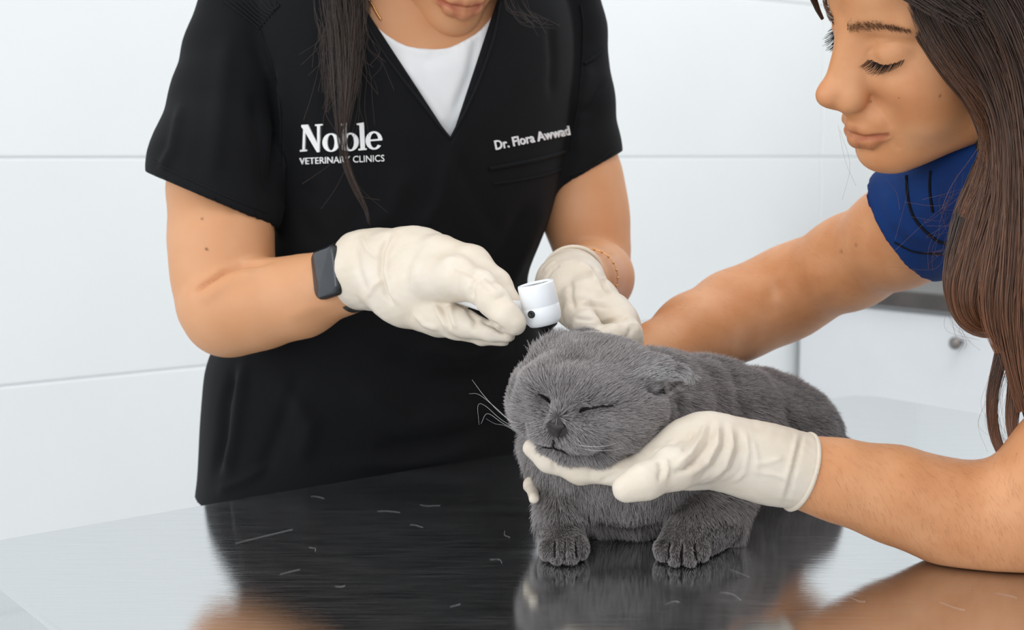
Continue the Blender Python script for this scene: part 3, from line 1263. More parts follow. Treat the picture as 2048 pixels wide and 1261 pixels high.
z0 = np.zeros(len(bv_))
mole = np.zeros(len(bodyV))
bpx = PJ(bodyV)
for mx_, my_, mr_ in ((405, 437, 2.0), (413, 497, 2.0), (387, 506, 1.4), (375, 546, 1.2)):
    mole = np.maximum(mole, np.clip(1.6 - np.hypot(bpx[:, 0] - mx_, bpx[:, 1] - my_) / mr_, 0, 1))
body = put_mesh('body', bodyV, bodyQ, M['skin'], vet, attrs={'lips': np.concatenate([flips, z0]), 'blush': np.concatenate([fblush * 0.4, z0]), 'mole': mole})

# ---- trousers and shoes
f = Field((-0.40, 1.33, 0.0), (0.10, 1.72, 0.90), 0.009)
hipc = np.array([np.interp(0.88, _zs, _tab[0]), np.interp(0.88, _zs, _tab[1]), 0.87])
f.ell(hipc + np.array([0, 0, -0.02]), (.155, .105, .10), 0.03)
for s in (-1, 1):
    b = hipc + U * s * 0.075
    f.cap(b, (b[0] + s * .01, b[1] + .01, 0.45), .082, .066, 0.03)
    f.cap((b[0] + s * .01, b[1] + .01, 0.45), (b[0] + s * .015, b[1] + .03, 0.03), .066, .058, 0.02)
v, q = f.mesh()
put_mesh('trousers', v, q, M['black'], vet)
for s in (-1, 1):
    f = Field((-0.45, 1.2, -0.005), (0.15, 1.72, 0.12), 0.005)
    b = hipc + U * s * 0.09
    f.cap((b[0], b[1] + .03, .035), (b[0] + .02, b[1] - .12, .028), .04, .036, 0.02, flat=((0, 0, 1), 1.2))
    v, q = f.mesh()
    v[:, 2] = np.maximum(v[:, 2], 0.0)
    put_mesh('shoe', v, q, M['rubber'], vet)

# ---- vet's hair
def scalp_strands(V, Q, rot_, org, n, material, parent, ln=0.055):
    """combed strands lying on the hair volume"""
    r = np.random.default_rng(31)
    N = vnormals(V, Q)
    cen = V[Q].mean(1)
    loc = (cen - org) @ rot_
    wgt = np.linalg.norm(np.cross(V[Q[:, 2]] - V[Q[:, 0]], V[Q[:, 3]] - V[Q[:, 1]]), axis=1) * (loc[:, 2] > -0.02)
    cs = np.cumsum(wgt)
    qi = np.searchsorted(cs, r.uniform(0, cs[-1], n))
    w4 = r.dirichlet(np.ones(4), n)
    p = np.einsum('ij,ijk->ik', w4, V[Q[qi]])
    nn = np.einsum('ij,ijk->ik', w4, N[Q[qi]])
    nn /= np.linalg.norm(nn, axis=1, keepdims=True)
    lp = (p - org) @ rot_
    fl = np.stack([np.sign(lp[:, 0]) * (0.5 + 4 * np.abs(lp[:, 0])), np.full(n, 0.55), -0.25 - 5 * np.abs(lp[:, 0])], 1) @ rot_.T
    pts = [p + nn * 0.001]
    cur, d = pts[0], fl
    for k in range(7):
        lq = (cur - org) @ rot_
        out = lq / np.array([.082, .098, .082]) ** 2
        out = out @ rot_.T
        out /= np.linalg.norm(out, axis=1, keepdims=True)
        t_ = d - out * (d * out).sum(1, keepdims=True) + np.array([0, 0, -0.12])
        t_ /= np.linalg.norm(t_, axis=1, keepdims=True)
        cur = cur + t_ * (ln / 7)
        pts.append(cur)
    strands('scalp_hair', np.stack(pts, 1), 0.00022, material, parent, 'stuff')


f = Field((-0.19, 1.28, 1.40), (0.08, 1.54, 1.63), 0.005)
f.ell((0, .022, .045) @ hp.T + ho, (.082, .096, .082), 0.02, rot=hp.T)
f.ell((0, -.050, .075) @ hp.T + ho, (.07, .06, .045), 0.02, rot=hp.T)
f.ell((0, -.085, .005) @ hp.T + ho, (.064, .080, .074), 0.02, 's', rot=hp.T)
f.ell((0, -.060, -.060) @ hp.T + ho, (.12, .075, .090), 0.02, 's', rot=hp.T)
v, q = f.mesh()
v = relax(v, q, 3)
put_mesh('hair_mass', v, q, M['hairbase'], vet)
scalp_strands(v, q, hp, ho, 6000, M['hairdark'], vet)
vg = [
    [(672, -40, 1.35, 26), (680, 60, 1.34, 24), (684, 160, 1.33, 20), (682, 250, 1.33, 10), (688, 320, 1.335, 6), (712, 380, 1.335, 7), (732, 420, 1.335, 4), (738, 452, 1.33, 2)],
    [(700, -40, 1.36, 22), (706, 60, 1.345, 20), (700, 160, 1.335, 16), (692, 240, 1.33, 8), (690, 300, 1.335, 5), (706, 360, 1.335, 5), (728, 408, 1.335, 3)],
    [(654, -40, 1.37, 20), (662, 60, 1.35, 18), (660, 150, 1.34, 12), (655, 230, 1.34, 5)],
    [(725, -40, 1.37, 18), (722, 50, 1.36, 14), (716, 140, 1.345, 9), (708, 200, 1.34, 4)],
]
vg = [[(775, -290, 1.345, 16), (735, -190, 1.36, 20)] + g_ for g_ in vg]
vg += [[(676, -40, 1.36, 30), (684, 50, 1.345, 26), (686, 130, 1.34, 18), (684, 200, 1.335, 10)], [(712, -40, 1.36, 22), (710, 50, 1.35, 18), (704, 120, 1.34, 12), (698, 190, 1.335, 6)]]
vh = bundle(vg, 84, 1.2, 22, 0.24, 3, 0.22)
strands('hair', vh, np.linspace(0.00022, 0.00009, 22)[None, :], M['hairdark'], vet)['kind'] = 'stuff'
fly = []
for i in range(46):
    x0 = random.uniform(640, 730)
    y0 = random.uniform(-20, 120)
    sgn = random.choice((-1, 1))
    ln = random.uniform(60, 230)
    fly.append([(x0, y0, 1.34, 1), (x0 + sgn * random.uniform(2, 14), y0 + ln * .35, 1.335, 1), (x0 + sgn * random.uniform(4, 40), y0 + ln * .7, 1.335, 1), (x0 + sgn * random.uniform(10, 60), y0 + ln, 1.335, 1)])
for i in range(16):
    x0 = random.uniform(1000, 1050)
    fly.append([(x0, -20, 1.38, 1), (x0 + random.uniform(0, 15), random.uniform(5, 25), 1.375, 1), (x0 + random.uniform(20, 50), random.uniform(25, 50), 1.37, 1), (x0 + random.uniform(40, 90), random.uniform(35, 75), 1.37, 1)])
for (a, b) in (((690, 340), (642, 418)), ((700, 350), (775, 425)), ((688, 300), (604, 368)), ((705, 380), (760, 400))):
    fly.append([(a[0], a[1], 1.335, 1), ((a[0] * 2 + b[0]) / 3, (a[1] * 2 + b[1]) / 3 + 6, 1.335, 1), ((a[0] + 2 * b[0]) / 3, (a[1] + 2 * b[1]) / 3 + 4, 1.335, 1), (b[0], b[1], 1.335, 1)])
strands('hair_flyaway', bundle(fly, 1, 0.3, 14, 0.1, 5), 0.00011, M['hairdark'], vet, 'stuff')


# ================================================================== GLOVES
def glove(name, lo, hi, h, build, folds, parent, rimline=None, noise=0.00028, label=None):
    f = Field(lo, hi, h)
    build(f)
    v, q = f.mesh()
    v = relax(v, q, 2)
    n = vnormals(v, q)
    if noise:
        s = v * 1.0
        w1 = np.sin(s[:, 0] * 310 + 3 * np.sin(s[:, 2] * 190)) * np.sin(s[:, 2] * 260 + 2 * np.sin(s[:, 0] * 150 + s[:, 1] * 120))
        w2 = np.sin(s[:, 0] * 130 + s[:, 2] * 220 + 2 * np.sin(s[:, 1] * 140))
        v = v + n * (noise * (0.55 * w1 + 0.45 * w2))[:, None]
    v = crease(v, q, folds)
    o = put_mesh(name, v, q, M['glove'], parent)
    if label:
        o['label'] = label
    return o, v, q


def ring_around(centre, axis, ra, rb, tilt, n=48):
    """ellipse in the plane normal to axis"""
    F = frame_from(axis, tilt)
    return np.array([np.array(centre) + F @ np.array([ra * math.cos(t), rb * math.sin(t), 0]) for t in np.linspace(0, 2 * math.pi, n, endpoint=False)])


FLV = (0.1, -1.0, 0.2)


def build_a(f):
    f.chain([(694, 544, 1.290, 74), (730, 540, 1.275, 75), (770, 540, 1.262, 75)], 0.01)
    f.chain([(770, 540, 1.262, 74), (825, 555, 1.237, 94), (862, 566, 1.220, 90)], 0.014, flat=(FLV, 1.75))
    f.chain([(880, 520, 1.215, 50), (940, 534, 1.190, 42), (990, 572, 1.165, 32), (1022, 612, 1.145, 24)], 0.007)      # index finger
    f.chain([(870, 556, 1.205, 56), (915, 558, 1.175, 44), (960, 574, 1.140, 34), (986, 601, 1.118, 31), (1012, 634, 1.106, 28), (1030, 648, 1.103, 24)], 0.006)   # thumb
    f.chain([(868, 628, 1.208, 40), (930, 648, 1.172, 27), (985, 664, 1.152, 20), (1018, 672, 1.142, 13)], 0.005)
    f.chain([(850, 625, 1.218, 40), (910, 654, 1.190, 25), (965, 673, 1.172, 18), (1008, 682, 1.160, 12)], 0.004)
    f.chain([(830, 605, 1.230, 46), (880, 645, 1.212, 26), (940, 664, 1.195, 16)], 0.006)
    # cut the cuff end open
    c = P(716, 543, 1.283)
    ax = P(690, 545, 1.292) - P(770, 538, 1.262)
    ax /= np.linalg.norm(ax)
    X, Y, Z = f.ax[0][:, None, None], f.ax[1][None, :, None], f.ax[2][None, None, :]
    f.D = np.maximum(f.D, (X - c[0]) * ax[0] + (Y - c[1]) * ax[1] + (Z - c[2]) * ax[2])


FOLDS_A = [([(782, 462), (764, 500), (760, 545), (772, 590), (790, 615)], 5, -0.0035),
           ([(796, 462), (776, 505), (772, 545), (784, 590), (800, 612)], 6, 0.0020),
           ([(705, 480), (716, 540), (735, 595)], 8, -0.002), ([(720, 470), (735, 500), (760, 520)], 5, 0.0018), ([(730, 600), (750, 570), (764, 560)], 5, 0.0018),
           ([(945, 600), (942, 580), (950, 560), (970, 548)], 5, -0.003),
           ([(955, 556), (972, 574), (985, 584)], 3.5, -0.0015), ([(965, 548), (985, 566), (1000, 580)], 3.5, -0.0012), ([(990, 600), (1000, 596), (1012, 592)], 4, -0.0014),
           ([(900, 530), (930, 540), (960, 556)], 8, -0.003), ([(880, 520), (920, 515), (950, 530)], 6, 0.0015),
           ([(866, 600), (880, 632), (896, 660)], 4.5, 0.002), ([(900, 604), (905, 635), (912, 660)], 4.5, 0.002), ([(880, 604), (892, 634), (905, 662)], 4, -0.002),
           ([(826, 625), (850, 650), (880, 660)], 5, 0.002), ([(930, 610), (950, 640), (945, 665)], 5, -0.003), ([(960, 640), (990, 652), (1010, 668)], 5, -0.003),
           ([(800, 480), (860, 470), (920, 490)], 12, 0.001), ([(780, 520), (800, 500), (830, 488)], 4, 0.001)]
ga, gav, gaq = glove('glove', (-0.17, 1.08, 1.02), (0.03, 1.34, 1.18), 0.0017, build_a, FOLDS_A, vet, label='cream latex glove holding the white device')
rim = ring_around(P(716, 542, 1.282), P(692, 544, 1.291) - P(770, 538, 1.262), R(74.5, 1.28), R(74.5, 1.28), (0, 1, 0))
v, q = tube(rim, 0.0019, 8, True)
put_mesh('rolled_cuff', v, q, M['glove'], ga)


def build_b(f):
    f.chain([(1142, 556, 1.325, 62), (1146, 566, 1.295, 60), (1152, 580, 1.265, 56)], 0.01)
    f.chain([(1152, 578, 1.270, 56), (1180, 612, 1.230, 54), (1216, 642, 1.200, 50), (1240, 655, 1.19, 40)], 0.014, flat=((0.35, -0.8, -0.35), 1.25))
    f.chain([(1112, 566, 1.285, 40), (1128, 600, 1.245, 28), (1140, 630, 1.21, 20)], 0.014)
    f.chain([(1160, 600, 1.215, 36), (1158, 630, 1.178, 29), (1172, 648, 1.158, 24), (1184, 653, 1.153, 18)], 0.007)     # thumb
    f.chain([(1236, 648, 1.190, 38), (1256, 668, 1.165, 27), (1222, 676, 1.148, 25), (1182, 688, 1.140, 20)], 0.006)      # index
    f.chain([(1244, 650, 1.200, 36), (1262, 678, 1.185, 24), (1240, 700, 1.175, 20), (1205, 704, 1.168, 16)], 0.005)      # middle
    c = P(1146, 552, 1.325)
    ax = P(1146, 552, 1.325) - P(1158, 590, 1.255)
    ax /= np.linalg.norm(ax)
    X, Y, Z = f.ax[0][:, None, None], f.ax[1][None, :, None], f.ax[2][None, None, :]
    f.D = np.maximum(f.D, (X - c[0]) * ax[0] + (Y - c[1]) * ax[1] + (Z - c[2]) * ax[2])


FOLDS_B = [([(1180, 530), (1205, 555), (1214, 590)], 4, -0.003), ([(1086, 545), (1100, 530), (1112, 522)], 3, 0.0015), ([(1090, 560), (1104, 540), (1120, 530)], 3, -0.0015),
           ([(1142, 560), (1140, 590), (1150, 620)], 6, -0.003), ([(1160, 604), (1185, 600), (1215, 606)], 4, 0.0012), ([(1158, 612), (1190, 612), (1222, 618)], 4, -0.0014),
           ([(1200, 654), (1216, 644), (1240, 636), (1256, 634)], 4, -0.003), ([(1146, 636), (1170, 640), (1190, 640)], 4, -0.0015), ([(1255, 645), (1272, 650), (1280, 668)], 4, 0.0016),
           ([(1150, 520), (1180, 540), (1196, 570)], 6, 0.0018), ([(1240, 690), (1258, 672), (1262, 655)], 4, -0.002)]
gb, gbv, gbq = glove('glove', (0.01, 1.10, 1.02), (0.14, 1.36, 1.16), 0.0016, build_b, FOLDS_B, vet, label='cream latex glove pinching the fur by the ear')
rim = ring_around(P(1146, 553, 1.324), P(1146, 552, 1.325) - P(1158, 590, 1.255), R(61, 1.32), R(61, 1.32), (1, 0, 0))
v, q = tube(rim, 0.0019, 8, True)
put_mesh('rolled_cuff', v, q, M['glove'], gb)

# ================================================================== watch, bracelet, necklace
wa = P(698, 554, 1.295)
armax = P(760, 538, 1.27) - P(640, 580, 1.335)
armax /= np.linalg.norm(armax)
wn = np.array([-0.30, -0.92, 0.20])
wn = wn - armax * (wn @ armax)
wn /= np.linalg.norm(wn)
wy = np.cross(wn, armax)
FWt = np.stack([armax, wy, wn], 1)
watch = empty('wristwatch', tuple(wa))
tag(watch, 'black square smart watch with steel mesh band on the wrist beside the glove cuff', 'watch')
wc = P(712, 547, 1.284) + wn * 0.0305


def rounded_slab(c, F, hx, hy, hz, rad, seg=6, dome=0.0):
    pts = []
    for cx, cy, a0 in ((hx - rad, hy - rad, 0), (-hx + rad, hy - rad, 90), (-hx + rad, -hy + rad, 180), (hx - rad, -hy + rad, 270)):
        for i in range(seg + 1):
            a = math.radians(a0 + 90 * i / seg)
            pts.append((cx + rad * math.cos(a), cy + rad * math.sin(a)))
    n = len(pts)
    rings = [(0.90, -hz), (1.0, -hz * 0.55), (1.0, hz * 0.45), (0.965, hz * 0.85), (0.90, hz), (0.5, hz + dome * 0.7), (0.001, hz + dome)]
    V = []
    for s_, z in rings:
        for x, y in pts:
            V.append(np.array(c) + F @ np.array([x * s_, y * s_, z]))
    Fc = [list(range(n))[::-1]]
    for k in range(len(rings) - 1):
        for i in range(n):
            j = (i + 1) % n
            Fc.append([k * n + i, k * n + j, (k + 1) * n + j, (k + 1) * n + i])
    return np.array(V), Fc


v, fc = rounded_slab(wc, FWt, 0.0185, 0.0225, 0.0050, 0.008)
put_mesh('watch_case', v, fc, M['rubber'], watch)
v, fc = rounded_slab(wc + wn * 0.0042, FWt, 0.0172, 0.0212, 0.0016, 0.0075, dome=0.0008)
put_mesh('watch_screen', v, fc, M['glass'], watch)
v, q = lathe([(0.0001, 0), (0.0035, 0), (0.0035, 0.002), (0.0026, 0.0026), (0.0001, 0.0026)], wc - armax * 0.0185 - wy * 0.010, -armax, 20)
put_mesh('crown', v, q, M['steel'], watch)
bandc = wa + wn * 0.0
for side in (-1, 1):
    L = []
    for i in range(14):
        a = math.radians(62 + i * 9.0) * side
        L.append(bandc + wn * (0.0310 * math.cos(a)) + wy * (0.0335 * math.sin(a)))
    V, Fq = [], []
    for p_, t_ in zip(L, np.gradient(np.array(L), axis=0)):
        t_ = t_ / np.linalg.norm(t_)
        nn = np.cross(t_, armax)
        for sx, sn in ((-1, 0), (1, 0), (1, 1), (-1, 1)):
            V.append(p_ + armax * sx * 0.0105 + nn * sn * 0.0018 * side)
    for i in range(len(L) - 1):
        for j in range(4):
            j2 = (j + 1) % 4
            Fq.append((i * 4 + j, i * 4 + j2, (i + 1) * 4 + j2, (i + 1) * 4 + j))
    put_mesh('watch_band', np.array(V), np.array(Fq), M['steel'], watch, smooth=False)

br = empty('bracelet', tuple(P(1200, 560, 1.335)))
tag(br, 'thin gold bead bracelet on the wrist above the pinching glove', 'bracelet')
bc, bax = P(1176, 556, 1.345), (P(1150, 566, 1.30) - P(1195, 556, 1.46))
rb = ring_around(bc, bax, R(60, 1.345), R(58, 1.345), (1, 0, 0), 46)
v, q = tube(rb, 0.0006, 6, True)
put_mesh('chain', v, q, M['gold'], br)
bead = None
for i, p_ in enumerate(rb):
    if i % 2 == 0:
        v, q = lathe([(0.00005, -0.0014), (0.001, -0.001), (0.0014, 0), (0.001, 0.001), (0.00005, 0.0014)], p_, (0, 0, 1), 8)
        put_mesh('bead', v, q, M['gold'], br)

body_bvh = BVHTree.FromPolygons([Vector(v) for v in bodyV], [tuple(int(i) for i in q) for q in bodyQ])
nk = on_line(body_bvh, [(738, 2), (746, 12), (752, 24), (762, 40)], 14, 0.001)
if len(nk) > 3:
    v, q = tube(nk, 0.0012, 6)
    o = put_mesh('necklace', v, q, M['gold'])
    tag(o, 'thin gold neck chain beside the white undershirt collar', 'necklace')

# ================================================================== hand-held device
dv = empty('handheld_device', tuple(P(1080, 608, 1.118)))
tag(dv, 'small white hand-held lamp device with black nozzle above the cat ear', 'device')
dax = np.array([-0.225, -0.02, 0.97])
dax /= np.linalg.norm(dax)
dc = P(1080, 608, 1.118)
r0 = R(38, 1.118)
hh = R(43, 1.118)
v, q = lathe([(0.0001, -hh), (r0 * 0.74, -hh), (r0 * 0.80, -hh * 0.97), (r0 * 0.93, -hh * 0.80), (r0 * 1.0, -hh * 0.5), (r0, -hh * 0.12), (r0 * 0.99, -hh * 0.10), (r0 * 0.99, -hh * 0.07), (r0, -hh * 0.05),
              (r0 * 0.97, hh * 0.90), (r0 * 0.94, hh), (r0 * 0.86, hh), (r0 * 0.84, hh * 0.90)], dc, dax)
put_mesh('housing', v, q, M['white'], dv)
v, q = lathe([(r0 * 0.85, hh * 0.90), (r0 * 0.6, hh * 0.93), (0.0001, hh * 0.94)], dc, dax)
put_mesh('lens', v, q, M['lens'], dv)
v, q = lathe([(r0 * 0.70, -hh * 0.99), (r0 * 0.66, -hh * 1.10), (r0 * 0.40, -hh * 1.25), (r0 * 0.30, -hh * 1.75), (r0 * 0.22, -hh * 1.9), (0.0001, -hh * 1.9)], dc, dax)
put_mesh('nozzle', v, q, M['rubber'], dv)
h0 = on = P(1053, 619, 1.118)
bn = np.array([-0.55, -0.82, -0.02])
v, q = lathe([(0.0001, -0.004), (0.0030, -0.004), (0.0030, 0.0005), (0.0024, 0.0012), (0.0014, 0.0006), (0.0001, 0.0002)], dc + (r0 + 0.0006) * (bn - dax * (bn @ dax)) / np.linalg.norm(bn - dax * (bn @ dax)) + dax * (-hh * 0.30), bn, 20)
put_mesh('button', v, q, M['rubber'], dv)
v, q = lathe([(0.0001, 0), (0.0022, 0), (0.0022, 0.0022), (0.0001, 0.0022)], dc + dax * hh * 0.95 + np.array([0.008, -0.004, 0]), dax, 14)
put_mesh('contact_pin', v, q, M['steel'], dv)
hl_ = smooth_line([tuple(P(1064, 622, 1.125)), tuple(P(1020, 620, 1.140)), tuple(P(972, 604, 1.158)), tuple(P(920, 590, 1.185)), tuple(P(880, 585, 1.205))], 16)
v, q = tube(hl_, np.interp(np.arange(16), [0, 3, 8, 15], [0.0085, 0.0082, 0.0088, 0.007]), 16)
put_mesh('handle', v, q, M['white'], dv)
hl2 = smooth_line([tuple(P(1040, 644, 1.128)), tuple(P(1010, 642, 1.140)), tuple(P(985, 630, 1.150))], 8)
v, q = tube(hl2, 0.0035, 10)
put_mesh('grip_insert', v, q, M['rubber'], dv)

# ================================================================== ASSISTANT (right)
asst = empty('person', (0.62, 0.95, 0.0))
tag(asst, 'person in navy scrubs with long brown hair, leaning in and supporting the cat chin', 'person')
ap = rot_pose(-1.363, .3969, .3909)
ao = np.array([.3407, 1.1396, 1.3285])
av_, aq_, alips, ablush = face_local(0.0015, neck=((0, .026, -.065), (0, .085, -.175)))
ahead = av_ @ ap.T + ao
ahead = crease(ahead, aq_, [([(1744, 200), (1768, 232), (1786, 262)], 9, -0.0011), ([(1770, 266), (1784, 280), (1800, 304)], 7, -0.0009),
                            ([(1732, 108), (1752, 92), (1790, 86), (1830, 98)], 4.5, -0.0012), ([(1750, 146), (1790, 152), (1826, 144)], 10, -0.0008),
                            ([(1690, 292), (1712, 300), (1740, 296)], 9, -0.0010)])


def face_pt(x, y, z):
    return np.array([x, y, z]) @ ap.T + ao


f = Field((0.02, 0.88, 0.90), (0.62, 1.62, 1.32), 0.0038)
# right arm (behind the cat)
f.chain([(2000, 330, 1.22, 130), (1900, 420, 1.26, 108), (1800, 472, 1.31, 98), (1700, 525, 1.37, 88), (1600, 572, 1.42, 82), (1545, 600, 1.44, 84)], 0.02)
f.chain([(1560, 596, 1.44, 84), (1470, 632, 1.42, 86), (1390, 672, 1.385, 80), (1310, 715, 1.345, 62), (1240, 770, 1.30, 48)], 0.02)
# left forearm on the table and upper arm
f.chain([(1500, 925, 1.052, 50), (1590, 942, 1.056, 61), (1680, 962, 1.058, 75), (1790, 990, 1.062, 90), (1900, 1026, 1.064, 98), (1985, 1044, 1.062, 100), (2040, 1044, 1.060, 104)], 0.02)
f.chain([(2040, 1035, 1.060, 108), (2130, 930, 1.04, 106), (2260, 760, 1.01, 112), (2400, 560, 0.98, 120)], 0.02)
f.cap(P(2000, 330, 1.22), (0.58, 1.02, 1.24), .055, .10, 0.03)
f.cap(P(2400, 560, 0.98), (0.58, 1.02, 1.20), .05, .10, 0.03)
X_, Y_, Z_ = f.ax[0][:, None, None], f.ax[1][None, :, None], f.ax[2][None, None, :]
f.D = np.maximum(f.D, (TZ + 0.0006) - Z_)
v1_, q1_ = f.mesh()
v1_ = relax(v1_, q1_, 2)
v1_ = crease(v1_, q1_, [([(1560, 560), (1540, 600), (1550, 640)], 16, -0.002), ([(1600, 545), (1640, 560), (1660, 600)], 26, 0.002)])
aV, aQ = concat([(ahead, aq_), (v1_, q1_)])
z1 = np.zeros(len(v1_))
apx = PJ(aV)
mole = np.zeros(len(aV))
for mx_, my_, mr_ in ((1880, 192, 2.6), (1909, 178, 2.6), (1740, 203, 2.2), (1713, 491, 1.8), (1682, 502, 1.8), (1393, 637, 1.8), (1841, 1046, 2.2), (1797, 197, 1.4), (1740, 1019, 1.6)):
    mole = np.maximum(mole, 0.75 * np.clip(1.6 - np.hypot(apx[:, 0] - mx_, apx[:, 1] - my_) / mr_, 0, 1))
abody = put_mesh('body', aV, aQ, M['skin2'], asst, attrs={'lips': np.concatenate([alips * 0.8, z1]), 'blush': np.concatenate([ablush, z1]), 'mole': mole})
abvh = BVHTree.FromPolygons([Vector(v) for v in aV], [tuple(int(i) for i in q) for q in aQ])
hbvh = BVHTree.FromPolygons([Vector(v) for v in ahead], [tuple(int(i) for i in q) for q in aq_])


def on_head(local_from, local_dir):
    o = Vector(face_pt(*local_from))
    d = Vector(np.array(local_dir) @ ap.T)
    d.normalize()
    h = hbvh.ray_cast(o, d)
    return (np.array(h[0]), np.array(h[1])) if h[0] is not None else (None, None)


# lashes and brows follow the head
lash, brow = [], []
for s in (-1, 1):
    for i in range(70):
        t = 0.10 + 0.90 * i / 69.0
        x = s * (0.017 + 0.031 * t)
        z = -0.0055 - 0.0035 * math.sin(math.pi * min(1, t * 1.02)) + 0.0022 * t
        p0, n0 = on_head((x, -0.12, z + random.uniform(-.0006, .0006)), (0, 1, 0))
        if p0 is None:
            continue
        fan = np.array([s * (t - 0.42) * 0.9 + random.uniform(-.12, .12), -0.75, -0.62 - 0.1 * random.random()])
        fan /= np.linalg.norm(fan)
        ln = (0.0078 + 0.0045 * math.sin(math.pi * t)) * random.uniform(0.8, 1.1)
        upc = np.array([0, -0.15, 0.5])
        pts = [p0 + (fan * ln * u + upc * ln * 0.55 * u * u) @ ap.T for u in np.linspace(0, 1, 6)]
        lash.append(pts)
    for i in range(470):
        t = random.random() ** 0.9
        x = s * (0.0095 + 0.046 * t)
        zc = 0.0195 + 0.0085 * math.sin(math.pi * min(1, t * 0.78)) - 0.002 * t
        wd = 0.0036 * (1 - t) ** 0.7 + 0.0008
        p0, n0 = on_head((x, -0.13, zc + max(-1.4, min(1.4, random.gauss(0, 0.55))) * wd), (0, 1, 0))
        if p0 is None:
            continue
        dr = np.array([s * (0.55 + 0.5 * t), -0.10, 0.55 - 0.9 * t + random.uniform(-.25, .25)])
        dr /= np.linalg.norm(dr)
        dw = dr @ ap.T
        pts = [p0 + n0 * (0.0003 + 0.0009 * math.sin(u * 2.6)) + dw * 0.0065 * u * (1 - 0.4 * t) for u in np.linspace(0, 1, 6)]
        brow.append(pts)
strands('eyelashes', np.array(lash), np.linspace(0.00024, 0.00006, 6)[None, :], M['lash'], asst, 'stuff')
strands('eyebrow_hair', np.array(brow), np.linspace(0.00010, 0.00004, 6)[None, :], M['brow'], asst, 'stuff')
# fine hair on the forearm
ah = []
for i in range(1700):
    px_, py_ = (random.uniform(1620, 2040), random.uniform(890, 1140)) if i % 3 else (random.uniform(1290, 1740), random.uniform(400, 700))
    h = on_surface(abvh, px_, py_, 0.0)
    if h is None:
        continue
    p0, n0 = h
    base = np.array([0.35, -0.2, -0.85]) if i % 3 else np.array([-0.75, -0.1, 0.30])
    dr = base + np.array([random.uniform(-.25, .25), random.uniform(-.25, .25), random.uniform(-.25, .25)])
    dr = dr - n0 * (dr @ n0) * 0.85
    dr /= max(np.linalg.norm(dr), 1e-6)
    ln = random.uniform(0.003, 0.007)
    ah.append([p0 + dr * ln * u + n0 * 0.0012 * math.sin(u * 2.5) for u in np.linspace(0, 1, 5)])
strands('arm_hair', np.array(ah), np.linspace(0.00003, 0.00001, 5)[None, :], M['armhair'], asst, 'stuff')

# ---- navy top
f = Field((0.28, 0.78, 0.86), (0.86, 1.40, 1.36), 0.0042)
f.chain([(2010, 360, 1.205, 150), (1930, 405, 1.235, 128), (1840, 440, 1.275, 118), (1760, 478, 1.32, 116)], 0.02)
sl_c = P(1800, 446, 1.285)
sl_ax = P(1700, 525, 1.37) - P(1900, 420, 1.26)
sl_ax = sl_ax / np.linalg.norm(sl_ax)
sl_ax = np.array([-0.55, 0.42, -0.45])
sl_ax /= np.linalg.norm(sl_ax)
X_, Y_, Z_ = f.ax[0][:, None, None], f.ax[1][None, :, None], f.ax[2][None, None, :]
pl = (X_ - sl_c[0]) * sl_ax[0] + (Y_ - sl_c[1]) * sl_ax[1] + (Z_ - sl_c[2]) * sl_ax[2]
f.D = np.maximum(f.D, pl)
f.cap((0.54, 1.10, 1.17), (0.70, 0.92, 0.90), .115, .15, 0.04)
f.cap(P(2040, 360, 1.19), (0.56, 1.06, 1.20), .075, .11, 0.05)
f.cap(P(2420, 540, 0.98), (0.58, 1.02, 1.18), .075, .11, 0.04)
f.D = np.maximum(f.D, 0.862 - Z_)
nv, nq = f.mesh()
nv = relax(nv, nq, 2)
nv = crease(nv, nq, [([(1770, 380), (1790, 440), (1850, 490)], 12, 0.003), ([(1860, 350), (1870, 420), (1900, 470)], 14, -0.003)])
navy = put_mesh('scrub_top', nv, nq, M['navy'], asst)
navy['label'] = 'navy blue short-sleeved scrub top'
nbvh = BVHTree.FromPolygons([Vector(v) for v in nv], [tuple(int(i) for i in q) for q in nq])
seam('piping', [(1814, 352), (1818, 400), (1832, 440), (1870, 478), (1900, 490)], 0.0016, M['navydark'], navy, 30, nbvh)
seam('piping', [(1862, 342), (1860, 380), (1866, 425)], 0.0013, M['navydark'], navy, 20, nbvh)
seam('hem_stitch', [(1790, 485), (1830, 504), (1885, 508)], 0.0010, M['navydark'], navy, 20, nbvh)
f = Field((0.45, 0.70, 0.0), (1.0, 1.12, 0.90), 0.010)
f.ell((0.72, 0.90, 0.88), (.15, .13, .12), 0.03)
for s in (-1, 1):
    bx_, by_ = 0.74 + s * 0.05, 0.88 + s * 0.06
    f.cap((bx_, by_, 0.84), (bx_ + .01, by_, 0.45), .085, .068, 0.03)
    f.cap((bx_ + .01, by_, 0.45), (bx_ + .02, by_, 0.03), .068, .058, 0.02)
v, q = f.mesh()
put_mesh('trousers', v, q, M['navy'], asst)
for s in (-1, 1):
    bx_, by_ = 0.76 + s * 0.05, 0.88 + s * 0.06
    f = Field((0.4, 0.65, -0.005), (1.05, 1.2, 0.12), 0.006)
    f.cap((bx_, by_, .036), (bx_ - .10, by_ + .07, .03), .04, .036, 0.02)
    v, q = f.mesh()
    v[:, 2] = np.maximum(v[:, 2], 0.0)
    put_mesh('shoe', v, q, M['rubber'], asst)


